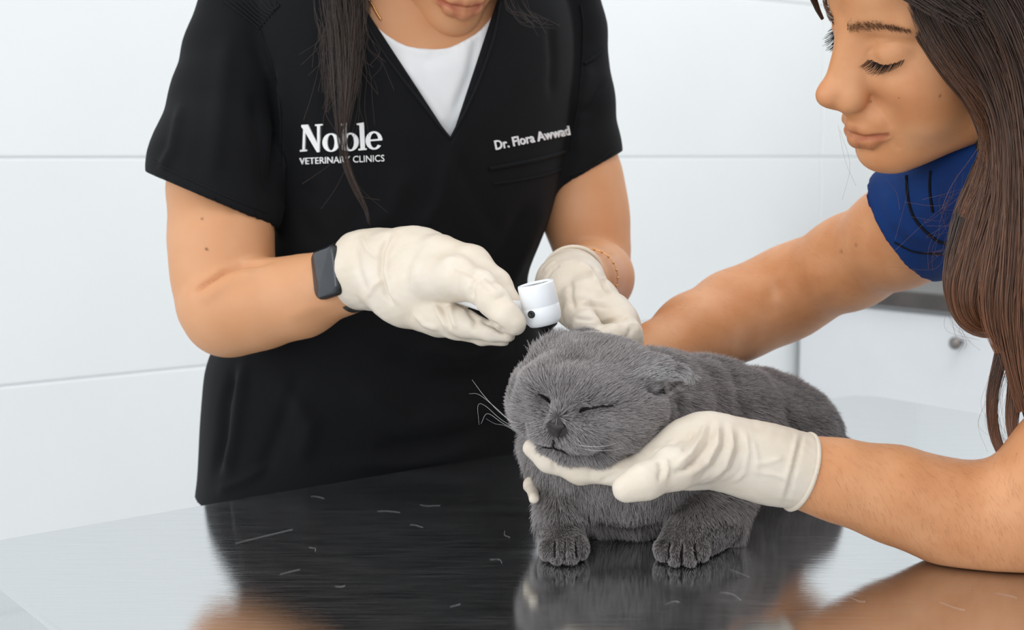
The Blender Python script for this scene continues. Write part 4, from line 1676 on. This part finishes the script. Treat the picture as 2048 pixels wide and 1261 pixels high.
# ---- assistant's gloves
def build_c(f):
    fl = ((0.0, -0.9, 0.25), 1.45)
    f.chain([(1608, 944, 1.056, 80), (1540, 930, 1.054, 75), (1480, 915, 1.050, 69)], 0.012)
    f.chain([(1480, 915, 1.050, 68), (1415, 898, 1.046, 66), (1370, 912, 1.042, 58), (1320, 925, 1.042, 46)], 0.014, flat=fl)
    f.chain([(1340, 926, 1.040, 44), (1250, 946, 1.052, 28), (1160, 942, 1.064, 25), (1098, 920, 1.068, 23), (1063, 896, 1.070, 19)], 0.008)
    f.chain([(1335, 918, 1.058, 42), (1240, 936, 1.074, 28), (1150, 934, 1.084, 24), (1090, 905, 1.090, 18)], 0.008)
    f.chain([(1330, 908, 1.076, 38), (1230, 928, 1.094, 26), (1140, 920, 1.104, 19)], 0.008)
    f.chain([(1320, 900, 1.092, 34), (1230, 915, 1.112, 23), (1160, 908, 1.120, 17)], 0.008)
    f.chain([(1420, 915, 1.030, 52), (1350, 938, 1.004, 41), (1290, 963, 0.990, 35), (1252, 978, 0.988, 29)], 0.008)
    c = P(1600, 946, 1.056)
    ax = P(1605, 946, 1.056) - P(1500, 912, 1.050)
    ax /= np.linalg.norm(ax)
    X, Y, Z = f.ax[0][:, None, None], f.ax[1][None, :, None], f.ax[2][None, None, :]
    f.D = np.maximum(f.D, (X - c[0]) * ax[0] + (Y - c[1]) * ax[1] + (Z - c[2]) * ax[2])
    f.D = np.maximum(f.D, (TZ + 0.003) - Z)


FOLDS_C = [([(1412, 846), (1400, 880), (1380, 910), (1350, 935)], 5, 0.0024), ([(1424, 846), (1418, 885), (1395, 920), (1360, 950)], 4.5, -0.0026),
           ([(1436, 848), (1434, 890), (1412, 928), (1375, 955)], 5, 0.0026), ([(1450, 850), (1450, 892), (1432, 930), (1400, 958)], 4.5, -0.0026),
           ([(1462, 852), (1464, 895), (1448, 935), (1420, 960)], 5, 0.0024), ([(1476, 856), (1480, 900), (1466, 940), (1440, 962)], 4.5, -0.0022),
           ([(1490, 862), (1496, 905), (1488, 945), (1466, 968)], 5, 0.0018), ([(1385, 860), (1372, 890), (1368, 905)], 5, -0.0018),
           ([(1318, 922), (1322, 940), (1318, 965)], 3.5, -0.0024), ([(1330, 915), (1336, 935), (1330, 962)], 3.5, 0.0020), ([(1345, 948), (1372, 938), (1400, 915)], 4, -0.0024),
           ([(1300, 905), (1330, 898), (1350, 880)], 6, 0.0014), ([(1200, 966), (1215, 955), (1240, 945)], 4, -0.0015),
           ([(1510, 930), (1540, 925), (1570, 915)], 4, 0.0013), ([(1510, 945), (1550, 950), (1575, 960)], 4, 0.0013), ([(1505, 880), (1515, 920), (1512, 960)], 5, 0.0012),
           ([(1606, 868), (1592, 930), (1572, 1005)], 4, -0.0022), ([(1596, 866), (1580, 930), (1560, 1005)], 4, 0.0016),
           ([(1180, 925), (1182, 945), (1178, 960)], 3.5, -0.0008), ([(1110, 915), (1106, 930), (1112, 945)], 3.5, -0.0008)]
gc, gcv, gcq = glove('glove', (0.0, 0.94, 0.90), (0.245, 1.13, 1.05), 0.0017, build_c, FOLDS_C, asst, label='cream latex glove with the palm under the cat chin')
rim = ring_around(P(1600, 944, 1.056), P(1605, 946, 1.056) - P(1500, 912, 1.050), R(79, 1.056), R(79, 1.056), (0, 1, 0))
rim[:, 2] = np.maximum(rim[:, 2], TZ + 0.003)
v, q = tube(rim, 0.0021, 8, True)
put_mesh('rolled_cuff', v, q, M['glove'], gc)


def build_d(f):
    f.chain([(1262, 752, 1.325, 50), (1210, 800, 1.30, 46), (1160, 850, 1.255, 40)], 0.014, flat=((0.6, -0.5, 0.3), 1.5))
    f.chain([(1160, 850, 1.255, 34), (1095, 940, 1.185, 18), (1062, 970, 1.135, 13), (1068, 998, 1.098, 12)], 0.008)
    f.chain([(1160, 860, 1.260, 30), (1120, 930, 1.225, 19), (1096, 985, 1.18, 15), (1100, 1010, 1.15, 13)], 0.006)
    f.chain([(1155, 835, 1.250, 30), (1110, 880, 1.215, 19), (1086, 920, 1.185, 15)], 0.006)
    f.chain([(1180, 800, 1.27, 30), (1150, 800, 1.25, 22), (1130, 815, 1.23, 18)], 0.008)


gd, _, _ = glove('glove', (-0.01, 1.05, 0.905), (0.16, 1.37, 1.08), 0.0024, build_d, [], asst, label='cream latex glove reaching around behind the cat')

# ---- assistant's hair
# dark under-volume so that the strands are backed
f = Field((0.24, 0.98, 0.98), (0.52, 1.30, 1.48), 0.005)
HB = lambda x, y, z: face_pt(x, y, z)
f.ell(HB(0, .022, .045), (.082, .098, .082), 0.02, rot=ap.T)
f.ell(HB(0, -.050, .075), (.07, .06, .045), 0.02, rot=ap.T)
fc_ = HB(0, -.07, -.02)
f.ell(HB(0, -.085, .012), (.060, .075, .074), 0.02, 's', rot=ap.T)
f.ell(HB(.03, -.075, -.045), (.060, .078, .100), 0.02, 's', rot=ap.T)
f.ell(P(1915, 252, 1.075), .024, 0.01, 's')
f.chain([(2020, 120, 1.14, 95), (2040, 260, 1.13, 70), (2045, 400, 1.12, 62), (2048, 520, 1.11, 58), (2055, 600, 1.11, 52)], 0.03)
f.chain([(2055, 600, 1.11, 52), (2066, 740, 1.10, 36), (2072, 860, 1.09, 20)], 0.03)
v, q = f.mesh()
v = relax(v, q, 3)
hbm = put_mesh('hair_mass', v, q, M['hairbase'], asst)
scalp_strands(v, q, ap, ao, 9000, M['hairdark'], asst)
AG = [
    # from the parting along the temple and down past the cheek
    [(1800, -60, 1.07, 26), (1840, 40, 1.075, 24), (1895, 130, 1.08, 22), (1955, 210, 1.085, 22), (1985, 300, 1.085, 24), (1965, 400, 1.085, 28), (1935, 500, 1.085, 24), (1915, 580, 1.085, 20), (1930, 640, 1.085, 12), (1985, 664, 1.085, 6)],
    [(1820, -60, 1.06, 26), (1870, 50, 1.065, 26), (1930, 140, 1.07, 26), (1985, 220, 1.075, 28), (2005, 320, 1.075, 30), (1985, 420, 1.075, 30), (1955, 520, 1.075, 26), (1940, 600, 1.075, 20), (1960, 645, 1.08, 12), (2005, 650, 1.08, 8)],
    [(1850, -60, 1.05, 30), (1910, 50, 1.055, 30), (1975, 150, 1.06, 34), (2015, 250, 1.06, 34), (2025, 360, 1.06, 36), (2010, 470, 1.06, 34), (1990, 570, 1.06, 30), (1990, 640, 1.06, 24), (2010, 700, 1.06, 20)],
    [(1900, -60, 1.04, 34), (1960, 40, 1.045, 36), (2015, 150, 1.05, 38), (2045, 270, 1.05, 40), (2048, 400, 1.05, 42), (2040, 520, 1.05, 40), (2030, 620, 1.05, 36), (2040, 720, 1.05, 30), (2060, 820, 1.05, 24)],
    [(1960, -60, 1.03, 36), (2020, 40, 1.035, 40), (2065, 160, 1.04, 44), (2085, 300, 1.04, 48), (2085, 450, 1.04, 48), (2075, 600, 1.04, 44), (2075, 720, 1.04, 36), (2090, 840, 1.04, 28)],
    [(2020, -60, 1.03, 40), (2080, 60, 1.03, 44), (2110, 200, 1.03, 50), (2120, 400, 1.03, 50), (2115, 600, 1.03, 46), (2110, 760, 1.03, 36)],
    [(1990, 150, 1.085, 10), (1992, 230, 1.095, 12), (1980, 300, 1.10, 18), (1955, 370, 1.10, 24), (1930, 440, 1.10, 24), (1912, 520, 1.10, 20), (1908, 590, 1.10, 14), (1930, 640, 1.095, 9)],
    [(2010, 160, 1.085, 14), (2012, 250, 1.095, 18), (2000, 330, 1.10, 24), (1985, 420, 1.10, 28), (1965, 510, 1.10, 26), (1955, 590, 1.10, 20), (1970, 640, 1.095, 12)],
    # lower locks
    [(2010, 560, 1.075, 20), (2020, 640, 1.072, 16), (2000, 720, 1.07, 13), (1984, 800, 1.07, 11), (1990, 870, 1.07, 10), (2015, 930, 1.06, 8), (2050, 985, 1.05, 6)],
    [(2030, 600, 1.06, 22), (2040, 700, 1.06, 18), (2030, 780, 1.06, 14), (2024, 850, 1.06, 11), (2040, 930, 1.05, 8), (2070, 1000, 1.04, 6)],
    # curled lock end
    [(1930, 430, 1.09, 20), (1905, 520, 1.09, 16), (1902, 590, 1.09, 12), (1925, 645, 1.09, 9), (1965, 668, 1.085, 7), (2005, 664, 1.08, 6)],
    [(1990, 360, 1.09, 22), (1945, 460, 1.095, 20), (1915, 560, 1.095, 14), (1925, 620, 1.09, 9), (1960, 650, 1.085, 7), (2000, 640, 1.08, 5)],
]
hs = bundle(AG, 430, 1.0, 30, 0.13, 11)
AGW = [[(1826, -40, 1.062, 14), (1858, 50, 1.060, 14), (1904, 130, 1.058, 15), (1958, 198, 1.062, 16), (1990, 262, 1.072, 18), (1978, 350, 1.080, 22), (1940, 440, 1.085, 22)],
       [(1812, -40, 1.064, 12), (1846, 40, 1.060, 13), (1890, 118, 1.057, 14), (1945, 190, 1.060, 14), (1978, 250, 1.070, 14), (1984, 320, 1.078, 16)]]
strands('hair_wisps', bundle(AGW, 130, 1.0, 24, 0.45, 17), 0.00012, M['hairbrown'], asst, 'stuff')
strands('hair', hs, np.linspace(0.00030, 0.00016, 30)[None, :], M['hairbrown'], asst, 'stuff')
# far temple lock and loose strands
AG2 = [[(1660, -130, 1.125, 14), (1634, -70, 1.130, 12), (1624, -22, 1.140, 9), (1632, 10, 1.150, 6), (1645, 38, 1.160, 3)]]
strands('hair_temple', bundle(AG2, 160, 0.9, 12, 0.1, 4), 0.00022, M['hairdark'], asst, 'stuff')
fly = []
for i in range(34):
    x0, y0 = random.uniform(1895, 1990), random.uniform(330, 470)
    fly.append([(x0, y0, 1.09, 1), (x0 - random.uniform(5, 30), y0 + random.uniform(20, 50), 1.09, 1), (x0 - random.uniform(20, 80), y0 + random.uniform(40, 100), 1.09, 1), (x0 - random.uniform(30, 130), y0 + random.uniform(50, 130), 1.095, 1)])
for i in range(40):
    x0, y0 = random.uniform(1900, 1930), random.uniform(500, 620)
    fly.append([(x0, y0, 1.09, 1), (x0 - random.uniform(0, 14), y0 + 30, 1.09, 1), (x0 + random.uniform(-10, 20), y0 + 70, 1.09, 1), (x0 + random.uniform(0, 60), y0 + random.uniform(80, 110), 1.085, 1)])
for i in range(30):
    x0, y0 = random.uniform(1990, 2030), random.uniform(690, 760)
    fly.append([(x0, y0, 1.065, 1), (x0 - random.uniform(5, 25), y0 + 50, 1.065, 1), (x0 - random.uniform(10, 35), y0 + 110, 1.065, 1), (x0 - random.uniform(-20, 25), y0 + random.uniform(140, 200), 1.06, 1)])
for (a, b, c_) in (((1680, 260), (1700, 330), (1685, 400)), ((1676, 250), (1690, 320), (1712, 372)), ((1760, 352), (1790, 380), (1800, 420)), ((1800, 350), (1815, 380), (1790, 480))):
    fly.append([(a[0], a[1], 1.12, 1), (b[0], b[1], 1.12, 1), (c_[0], c_[1], 1.12, 1)])
strands('hair_flyaway', bundle(fly, 1, 0.4, 16, 0.1, 6), 0.00006, M['hairbrown'], asst, 'stuff')

# ================================================================== CAT
cat = empty('cat', (0.16, 1.24, TZ))
tag(cat, 'grey short-haired cat lying on the steel table with its eyes closed', 'cat')
CF = np.array([-.44, -.80, -.39])
CF /= np.linalg.norm(CF)
CR = np.array([1.0, 0, -0.10])
CR[1] = -(CR[0] * CF[0] + CR[2] * CF[2]) / CF[1]
CR /= np.linalg.norm(CR)
CU = np.cross(CF, CR)
if CU[2] < 0:
    CU = -CU
NOSE = P(1114, 858, 1.030)
HC = NOSE - 0.060 * CF + 0.006 * CU
HR = np.stack([CR, CF, CU])            # rows


def ch(r, f_, u):
    return HC + r * CR + f_ * CF + u * CU


CA = np.array([.53, .848, 0])
CL = np.array([.848, -.53, 0])
BR = np.stack([CL, CA, ZV])
HCAT = 0.0023
f = Field((-0.03, 0.985, 0.898), (0.42, 1.52, 1.10), HCAT)
T0 = np.array([0, 0, TZ])
# trunk
f.ell(T0 + np.array([.084, 1.152, .068]), (.079, .070, .058), 0.02, rot=BR)
f.ell(T0 + np.array([.094, 1.160, .040]), (.064, .066, .042), 0.02, rot=BR)
f.ell(T0 + np.array([.120, 1.205, .090]), (.056, .062, .054), 0.03, rot=BR)
f.ell(T0 + np.array([.165, 1.270, .066]), (.076, .092, .063), 0.03, rot=BR)
f.ell(T0 + np.array([.226, 1.360, .052]), (.074, .080, .052), 0.03, rot=BR)
f.ell(T0 + np.array([.268, 1.335, .038]), (.040, .066, .038), 0.03, rot=BR)      # haunch
f.cap(T0 + np.array([.285, 1.425, .022]), T0 + np.array([.318, 1.372, .018]), .022, .016, 0.02)   # tail
f.cap(T0 + np.array([.10, 1.165, .085]), HC + np.array([.012, .02, -.018]), .055, .030, 0.03)
# fore legs and paws
f.chain([(1120, 985, 1.125, 42), (1118, 1040, 1.105, 38), (1126, 1090, 1.085, 36)], 0.014)
f.chain([(1465, 975, 1.150, 56), (1432, 1040, 1.115, 48), (1392, 1075, 1.090, 40), (1366, 1096, 1.078, 36)], 0.02)
for cx_, cy_, toes in ((1128, 1094, ((1092, 1100, 1.070), (1114, 1110, 1.060), (1141, 1110, 1.060), (1163, 1098, 1.070))),
                       (1363, 1098, ((1323, 1102, 1.066), (1348, 1113, 1.055), (1378, 1113, 1.055), (1404, 1101, 1.066)))):
    f.ell(P(cx_, cy_, 1.078), (R(46, 1.078), .030, R(30, 1.078)), 0.012)
    for tx, ty, tY in toes:
        f.ell(P(tx, ty, tY), (R(16.0, tY), .015, R(21, tY)), 0.002)
# head
f.ell(ch(0, -.004, -.005), (.052, .050, .030), 0.02, rot=HR)
for s in (-1, 1):
    f.ell(ch(s * .034, .010, -.017), (.0275, .034, .027), 0.016, rot=HR)
    f.ell(ch(s * .021, .029, .011), (.019, .018, .014), 0.012, rot=HR)
    f.ell(ch(s * .017, .029, -.0365), (.019, .021, .0125), 0.010, rot=HR)
    f.ell(ch(s * .0125, .0455, -.0185), (.0165, .0145, .0125), 0.006, rot=HR)
    f.ell(ch(s * .027, .034, -.004), (.0165, .0145, .0125), 0.008, rot=HR)
f.ell(ch(0, .039, -.0355), (.0170, .0150, .0120), 0.006, rot=HR)
f.cap(ch(0, .030, .012), ch(0, .0505, -.004), .0125, .0095, 0.012)
f.ell(ch(0, .053, -.0055), (.010, .0075, .0075), 0.006, rot=HR)
for s in (-1, 1):                       # inner corners of the eyes
    f.ell(ch(s * .0145, .052, .004), (.006, .008, .006), 0.006, 's', rot=HR)
# near ear laid sideways, far ear pulled up
en = np.array([-0.15, -0.42, 0.90])
f.chain([(1256, 730, 1.060, 40), (1300, 736, 1.056, 36), (1346, 746, 1.060, 23), (1388, 753, 1.064, 4)], 0.005, flat=(en, 2.5))
f.chain([(1240, 735, 1.085, 34), (1268, 748, 1.082, 28)], 0.014)
f.chain([(1086, 718, 1.095, 19), (1100, 700, 1.10, 13), (1114, 686, 1.105, 8), (1130, 676, 1.108, 4)], 0.008, flat=((0.2, -1, 0.25), 1.6))
X_, Y_, Z_ = f.ax[0][:, None, None], f.ax[1][None, :, None], f.ax[2][None, None, :]
f.D = np.maximum(f.D, (TZ + 0.0008) - Z_)
cv, cq = f.mesh()
cv = relax(cv, cq, 2)
CAT_FOLDS = [
    ([(1074, 786), (1090, 795), (1104, 808)], 5, -0.0030), ([(1156, 826), (1166, 819), (1190, 816), (1226, 811)], 5, -0.0030),
    ([(1105, 885), (1108, 893), (1106, 902)], 4, -0.0020), ([(1106, 893), (1085, 893), (1070, 885)], 5, -0.0020), ([(1106, 893), (1130, 906), (1160, 912)], 5, -0.0020),
    ([(1342, 780), (1352, 820), (1346, 862)], 8, -0.004), ([(1358, 790), (1372, 822), (1372, 850)], 7, 0.003), ([(1372, 800), (1388, 830), (1392, 850)], 7, -0.003),
    ([(1110, 1078), (1108, 1098), (1110, 1122)], 4, -0.005), ([(1128, 1080), (1128, 1100), (1129, 1126)], 4, -0.005), ([(1150, 1078), (1153, 1098), (1153, 1120)], 4, -0.005),
    ([(1340, 1082), (1336, 1100), (1337, 1126)], 4, -0.005), ([(1364, 1082), (1363, 1104), (1363, 1132)], 4, -0.005), ([(1388, 1082), (1391, 1104), (1391, 1126)], 4, -0.005),
    ([(1278, 776), (1312, 786), (1345, 776), (1370, 766)], 8, -0.006),
    ([(1440, 745), (1480, 800), (1500, 850)], 16, -0.003), ([(1500, 735), (1560, 800), (1600, 860)], 22, 0.003), ([(1400, 720), (1440, 760), (1460, 820)], 14, 0.003),
]
cv = crease(cv, cq, CAT_FOLDS)
catbody = put_mesh('body', cv, cq, M['catskin'], cat)
cN = vnormals(cv, cq)
cat_bvh = BVHTree.FromPolygons([Vector(v) for v in cv], [tuple(int(i) for i in q) for q in cq])


def cat_line(name, pts, r, lift=0.0012, material='catline'):
    L = on_line(cat_bvh, pts, 18, lift)
    if len(L) < 4:
        return
    rr = r * (0.35 + 0.65 * np.sin(np.linspace(0.15, np.pi - 0.15, len(L))))
    v, q = tube(L, rr, 6)
    put_mesh(name, v, q, M[material], cat)


cat_line('closed_eyelid', [(1076, 787), (1090, 794), (1099, 801), (1104, 808)], 0.0011, 0.002)
cat_line('closed_eyelid', [(1157, 827), (1163, 821), (1178, 817), (1200, 815), (1226, 811)], 0.0011, 0.002)
cat_line('mouth_line', [(1108, 876), (1109, 884), (1107, 892)], 0.0008, 0.0022)
cat_line('mouth_line', [(1107, 892), (1094, 895), (1080, 890)], 0.0008, 0.0022)
cat_line('mouth_line', [(1107, 892), (1120, 900), (1136, 905)], 0.0008, 0.0022)
# nose leather: rounded triangle standing on the muzzle
f = Field(NOSE - 0.02, NOSE + 0.02, 0.0006)
nb = ch(0, .0600, -.0055)
f.cap(ch(-.0048, .0600, -.0030), ch(.0048, .0600, -.0030), .0018, .0018, 0.002)
f.cap(ch(-.0044, .0600, -.0034), ch(0, .0605, -.0110), .0017, .0013, 0.002)
f.cap(ch(.0044, .0600, -.0034), ch(0, .0605, -.0110), .0017, .0013, 0.002)
f.ell(ch(0, .0612, -.0055), (.0036, .0022, .0036), 0.002, rot=HR)
f.cap(ch(0, .0600, -.011), ch(0, .0580, -.0175), .0012, .0009, 0.001)
for s in (-1, 1):
    f.cap(ch(s * .0032, .0650, -.0068), ch(s * .0062, .0615, -.0052), .0011, .0012, 0.001, 's')
v, q = f.mesh()
nose_o = put_mesh('nose', v, q, M['catnose'], cat)
nose_o['label'] = 'dark grey nose leather'


# ---- fur
def fur(V, Q, N, n, seed):
    r = np.random.default_rng(seed)
    T = np.concatenate([Q[:, [0, 1, 2]], Q[:, [0, 2, 3]]])
    A, B, C = V[T[:, 0]], V[T[:, 1]], V[T[:, 2]]
    ar = np.linalg.norm(np.cross(B - A, C - A), axis=1)
    cen = (A + B + C) / 3
    headw = np.linalg.norm(cen - HC, axis=1) < 0.085
    ar = ar * np.where(headw, 2.0, 1.0)
    ar = ar * np.where(cen[:, 2] < TZ + 0.003, 0.05, 1.0)
    cs = np.cumsum(ar)
    ti = np.searchsorted(cs, r.uniform(0, cs[-1], n))
    u, v = r.uniform(0, 1, (2, n))
    fl = u + v > 1
    u[fl], v[fl] = 1 - u[fl], 1 - v[fl]
    p = A[ti] + u[:, None] * (B - A)[ti] + v[:, None] * (C - A)[ti]
    nn = N[T[ti, 0]] * (1 - u - v)[:, None] + N[T[ti, 1]] * u[:, None] + N[T[ti, 2]] * v[:, None]
    nn /= np.linalg.norm(nn, axis=1, keepdims=True)
    return p, nn, r


NF = 280000
fp, fn_, fr_ = fur(cv, cq, cN, NF, 21)
hd = (fp - HC)
lr, lf, lu = hd @ CR, hd @ CF, hd @ CU
dist = np.linalg.norm(hd, axis=1)
wh = np.clip((0.080 - dist) / 0.016, 0, 1)          # head weight
# flow: on the head away from the nose, on the body backwards and down
nosep = ch(0, .055, .000)
fh = fp - nosep
fh /= np.linalg.norm(fh, axis=1, keepdims=True)
fb = np.broadcast_to(CA * 0.75 + np.array([0, 0, -0.55]), fp.shape).copy()
front = np.clip((1.135 - fp[:, 1]) / 0.05, 0, 1)[:, None]
fb = fb * (1 - front) + np.array([0.05, -0.15, -1.0]) * front
flow = fh * wh[:, None] + fb * (1 - wh[:, None])
flow -= fn_ * (flow * fn_).sum(1, keepdims=True)
flow /= np.maximum(np.linalg.norm(flow, axis=1, keepdims=True), 1e-6)
clump = np.stack([np.sin(fp @ np.array(k1) + ph) for k1, ph in (((210, 60, 170), 0.), ((-150, 190, 120), 1.3), ((90, -160, 230), 2.1))], 1) * 0.28
muzz = np.exp(-((lr / 0.024) ** 2 + ((lf - 0.05) / 0.018) ** 2 + ((lu + .012) / 0.022) ** 2))
length = 0.0095 * (1 - wh) + 0.0068 * wh
length = length * (1 - 0.55 * muzz)
paw = (fp[:, 2] < TZ + 0.03) & (fp[:, 1] < 1.10)
length = np.where(paw, 0.0024, length)
fpx = PJ(fp)
inear = np.exp(-((fpx[:, 0] - 1330) / 60) ** 2 - ((fpx[:, 1] - 755) / 26) ** 2) * (fp[:, 2] > 1.0)
length = length * (1 - 0.55 * inear)
tuft = np.exp(-((fpx[:, 0] - 1110) / 38) ** 2 - ((fpx[:, 1] - 690) / 30) ** 2) * (fp[:, 1] < 1.2)
length = length * (1 + 0.25 * tuft)
for eline in ([(1076, 787), (1090, 794), (1099, 801), (1104, 808)], [(1157, 827), (1163, 821), (1178, 817), (1200, 815), (1226, 811)]):
    ed, _ = poly_dist(fpx, eline)
    length = np.where(fp[:, 1] < 1.10, length * (1 - 0.72 * np.exp(-(ed / 9.0) ** 2)), length)
length *= fr_.uniform(0.65, 1.2, NF)
lift = 0.42 * (1 - wh) + 0.40 * wh + 0.3 * tuft
d0 = flow + fn_ * lift[:, None] + clump * 0.8 + fr_.normal(0, 0.16, (NF, 3)) + np.array([0.1, 0, 0.3]) * tuft[:, None]
d0 /= np.linalg.norm(d0, axis=1, keepdims=True)
curl = flow * 0.5 - fn_ * 0.22
MSEG = 5
tt = np.linspace(0, 1, MSEG)
FP = fp[:, None, :] + length[:, None, None] * (d0[:, None, :] * tt[None, :, None] + curl[:, None, :] * (tt ** 2)[None, :, None] * 0.5)
FP[:, :, 2] = np.maximum(FP[:, :, 2], TZ + 0.0006)
# keep the nose leather and the lids free
keep = np.linalg.norm(fp - ch(0, .0590, -.0055), axis=1) > 0.0078
pale = np.clip(1.25 * inear * (fp[:, 1] < 1.10), 0, 1) + 0.55 * np.clip(muzz * 1.2 - 0.25, 0, 1)  # brightness of the lit ear and muzzle sheen, picked as paler strands
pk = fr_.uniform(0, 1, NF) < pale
FR_ = np.array([0.00014, 0.00013, 0.00011, 0.00008, 0.00003])[None, :]
strands('pale_lit_fur', FP[keep & pk], FR_, M['furpale'], cat, 'stuff')
FP = FP[keep & ~pk]
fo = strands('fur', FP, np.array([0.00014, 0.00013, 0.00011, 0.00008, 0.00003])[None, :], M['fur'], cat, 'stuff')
# whiskers
WK = [[(1030, 848, 1.045), (1000, 826, 1.04), (968, 792, 1.04), (944, 760, 1.045)],
      [(1030, 852, 1.045), (990, 815, 1.04), (958, 790, 1.035), (938, 788, 1.03)],
      [(1032, 858, 1.045), (1000, 838, 1.04), (970, 812, 1.035), (956, 812, 1.03), (958, 850, 1.03)],
      [(1034, 862, 1.045), (1004, 846, 1.04), (975, 828, 1.035), (962, 848, 1.03)],
      [(1036, 866, 1.045), (1010, 852, 1.04), (990, 848, 1.035), (972, 838, 1.03)],
      [(1150, 895, 1.015), (1190, 902, 1.01), (1230, 900, 1.015), (1262, 892, 1.02)],
      [(1150, 890, 1.015), (1185, 894, 1.008), (1215, 892, 1.01), (1240, 884, 1.016)]]
wp = []
for g_ in WK:
    h_ = on_surface(cat_bvh, g_[0][0] + (14 if g_[0][0] < 1100 else 0), g_[0][1], 0.0)
    dY = h_[0][1] - g_[0][2] if h_ is not None else 0.0
    L = smooth_line([(a, b, y + dY) for a, b, y in g_], 14)
    wp.append([P(a, b, y) for a, b, y in L])
    wp[-1][0] = h_[0] if h_ is not None else wp[-1][0]
strands('whiskers', np.array(wp), np.linspace(0.00014, 0.00004, 14)[None, :], M['whisker'], cat, 'stuff')
# spiky fur by the pulled ear, and the tuft pinched between the gloved fingers
TG = [[(1116, 698, 1.108, 12), (1126, 680, 1.110, 9), (1148, 666, 1.114, 6), (1174, 658, 1.117, 4), (1203, 662, 1.120, 1.5)]]
tu = bundle(TG, 170, 1.0, 8, 0.35, 9, 0.5)
sp = []
for i in range(420):
    x0, y0 = random.uniform(1062, 1140), 0
    y0 = 706 - 0.16 * (x0 - 1062) + random.uniform(-6, 10)
    Y0 = 1.098 + random.uniform(-.006, .012)
    ang = math.radians(90 - (x0 - 1085) * 0.55 + random.gauss(0, 16))
    ln = random.uniform(14, 44) * (0.6 + 0.4 * math.exp(-((x0 - 1108) / 26) ** 2))
    cv_ = random.gauss(0, 0.2)
    sp.append([P(x0 + ln * u * math.cos(ang + cv_ * u), y0 - ln * u * math.sin(ang + cv_ * u), Y0 + 0.006 * u) for u in np.linspace(0, 1, 8)])
strands('pinched_tuft', np.concatenate([tu, np.array(sp)]), np.linspace(0.00017, 0.00004, 8)[None, :], M['fur'], cat, 'stuff')
for xs in (((1109, 1084), (1108, 1100), (1110, 1118)), ((1128, 1086), (1128, 1104), (1129, 1122)), ((1152, 1084), (1153, 1100), (1153, 1116)),
           ((1337, 1088), (1336, 1104), (1337, 1122)), ((1363, 1090), (1363, 1108), (1363, 1128)), ((1391, 1088), (1391, 1106), (1391, 1122))):
    cat_line('toe_gap', list(xs), 0.0009, 0.0012)

# ================================================================== loose hairs on the table
SH = []
for (x0, y0, x1, y1) in ((470, 1088, 585, 1060), (622, 994, 648, 998), (618, 1096, 630, 1104), (670, 1174, 690, 1172), (755, 1024, 800, 1026), (820, 1052, 846, 1056), (840, 1010, 880, 1012),
                         (1440, 1186, 1482, 1202), (1460, 1140, 1500, 1156), (1700, 1196, 1730, 1204), (1880, 1206, 1930, 1222), (560, 1150, 600, 1140), (980, 1120, 1004, 1128), (900, 1215, 920, 1209),
                         (1330, 1210, 1360, 1206), (1990, 1188, 2034, 1198), (300, 1120, 330, 1128), (1010, 1062, 1020, 1076)):
    a, b = TBL(x0, y0), TBL(x1, y1)
    m_ = (a + b) / 2 + np.array([random.uniform(-.004, .004), random.uniform(-.006, .006), 0])
    L = smooth_line([tuple(a), tuple(m_), tuple(b)], 10)
    L[:, 2] = TZ + 0.0004
    SH.append(L)
sh = strands('loose_hair', np.array(SH), 0.000035, M['whisker'])
tag(sh, 'loose pale cat hairs scattered on the steel table top', 'hair', kind='stuff')
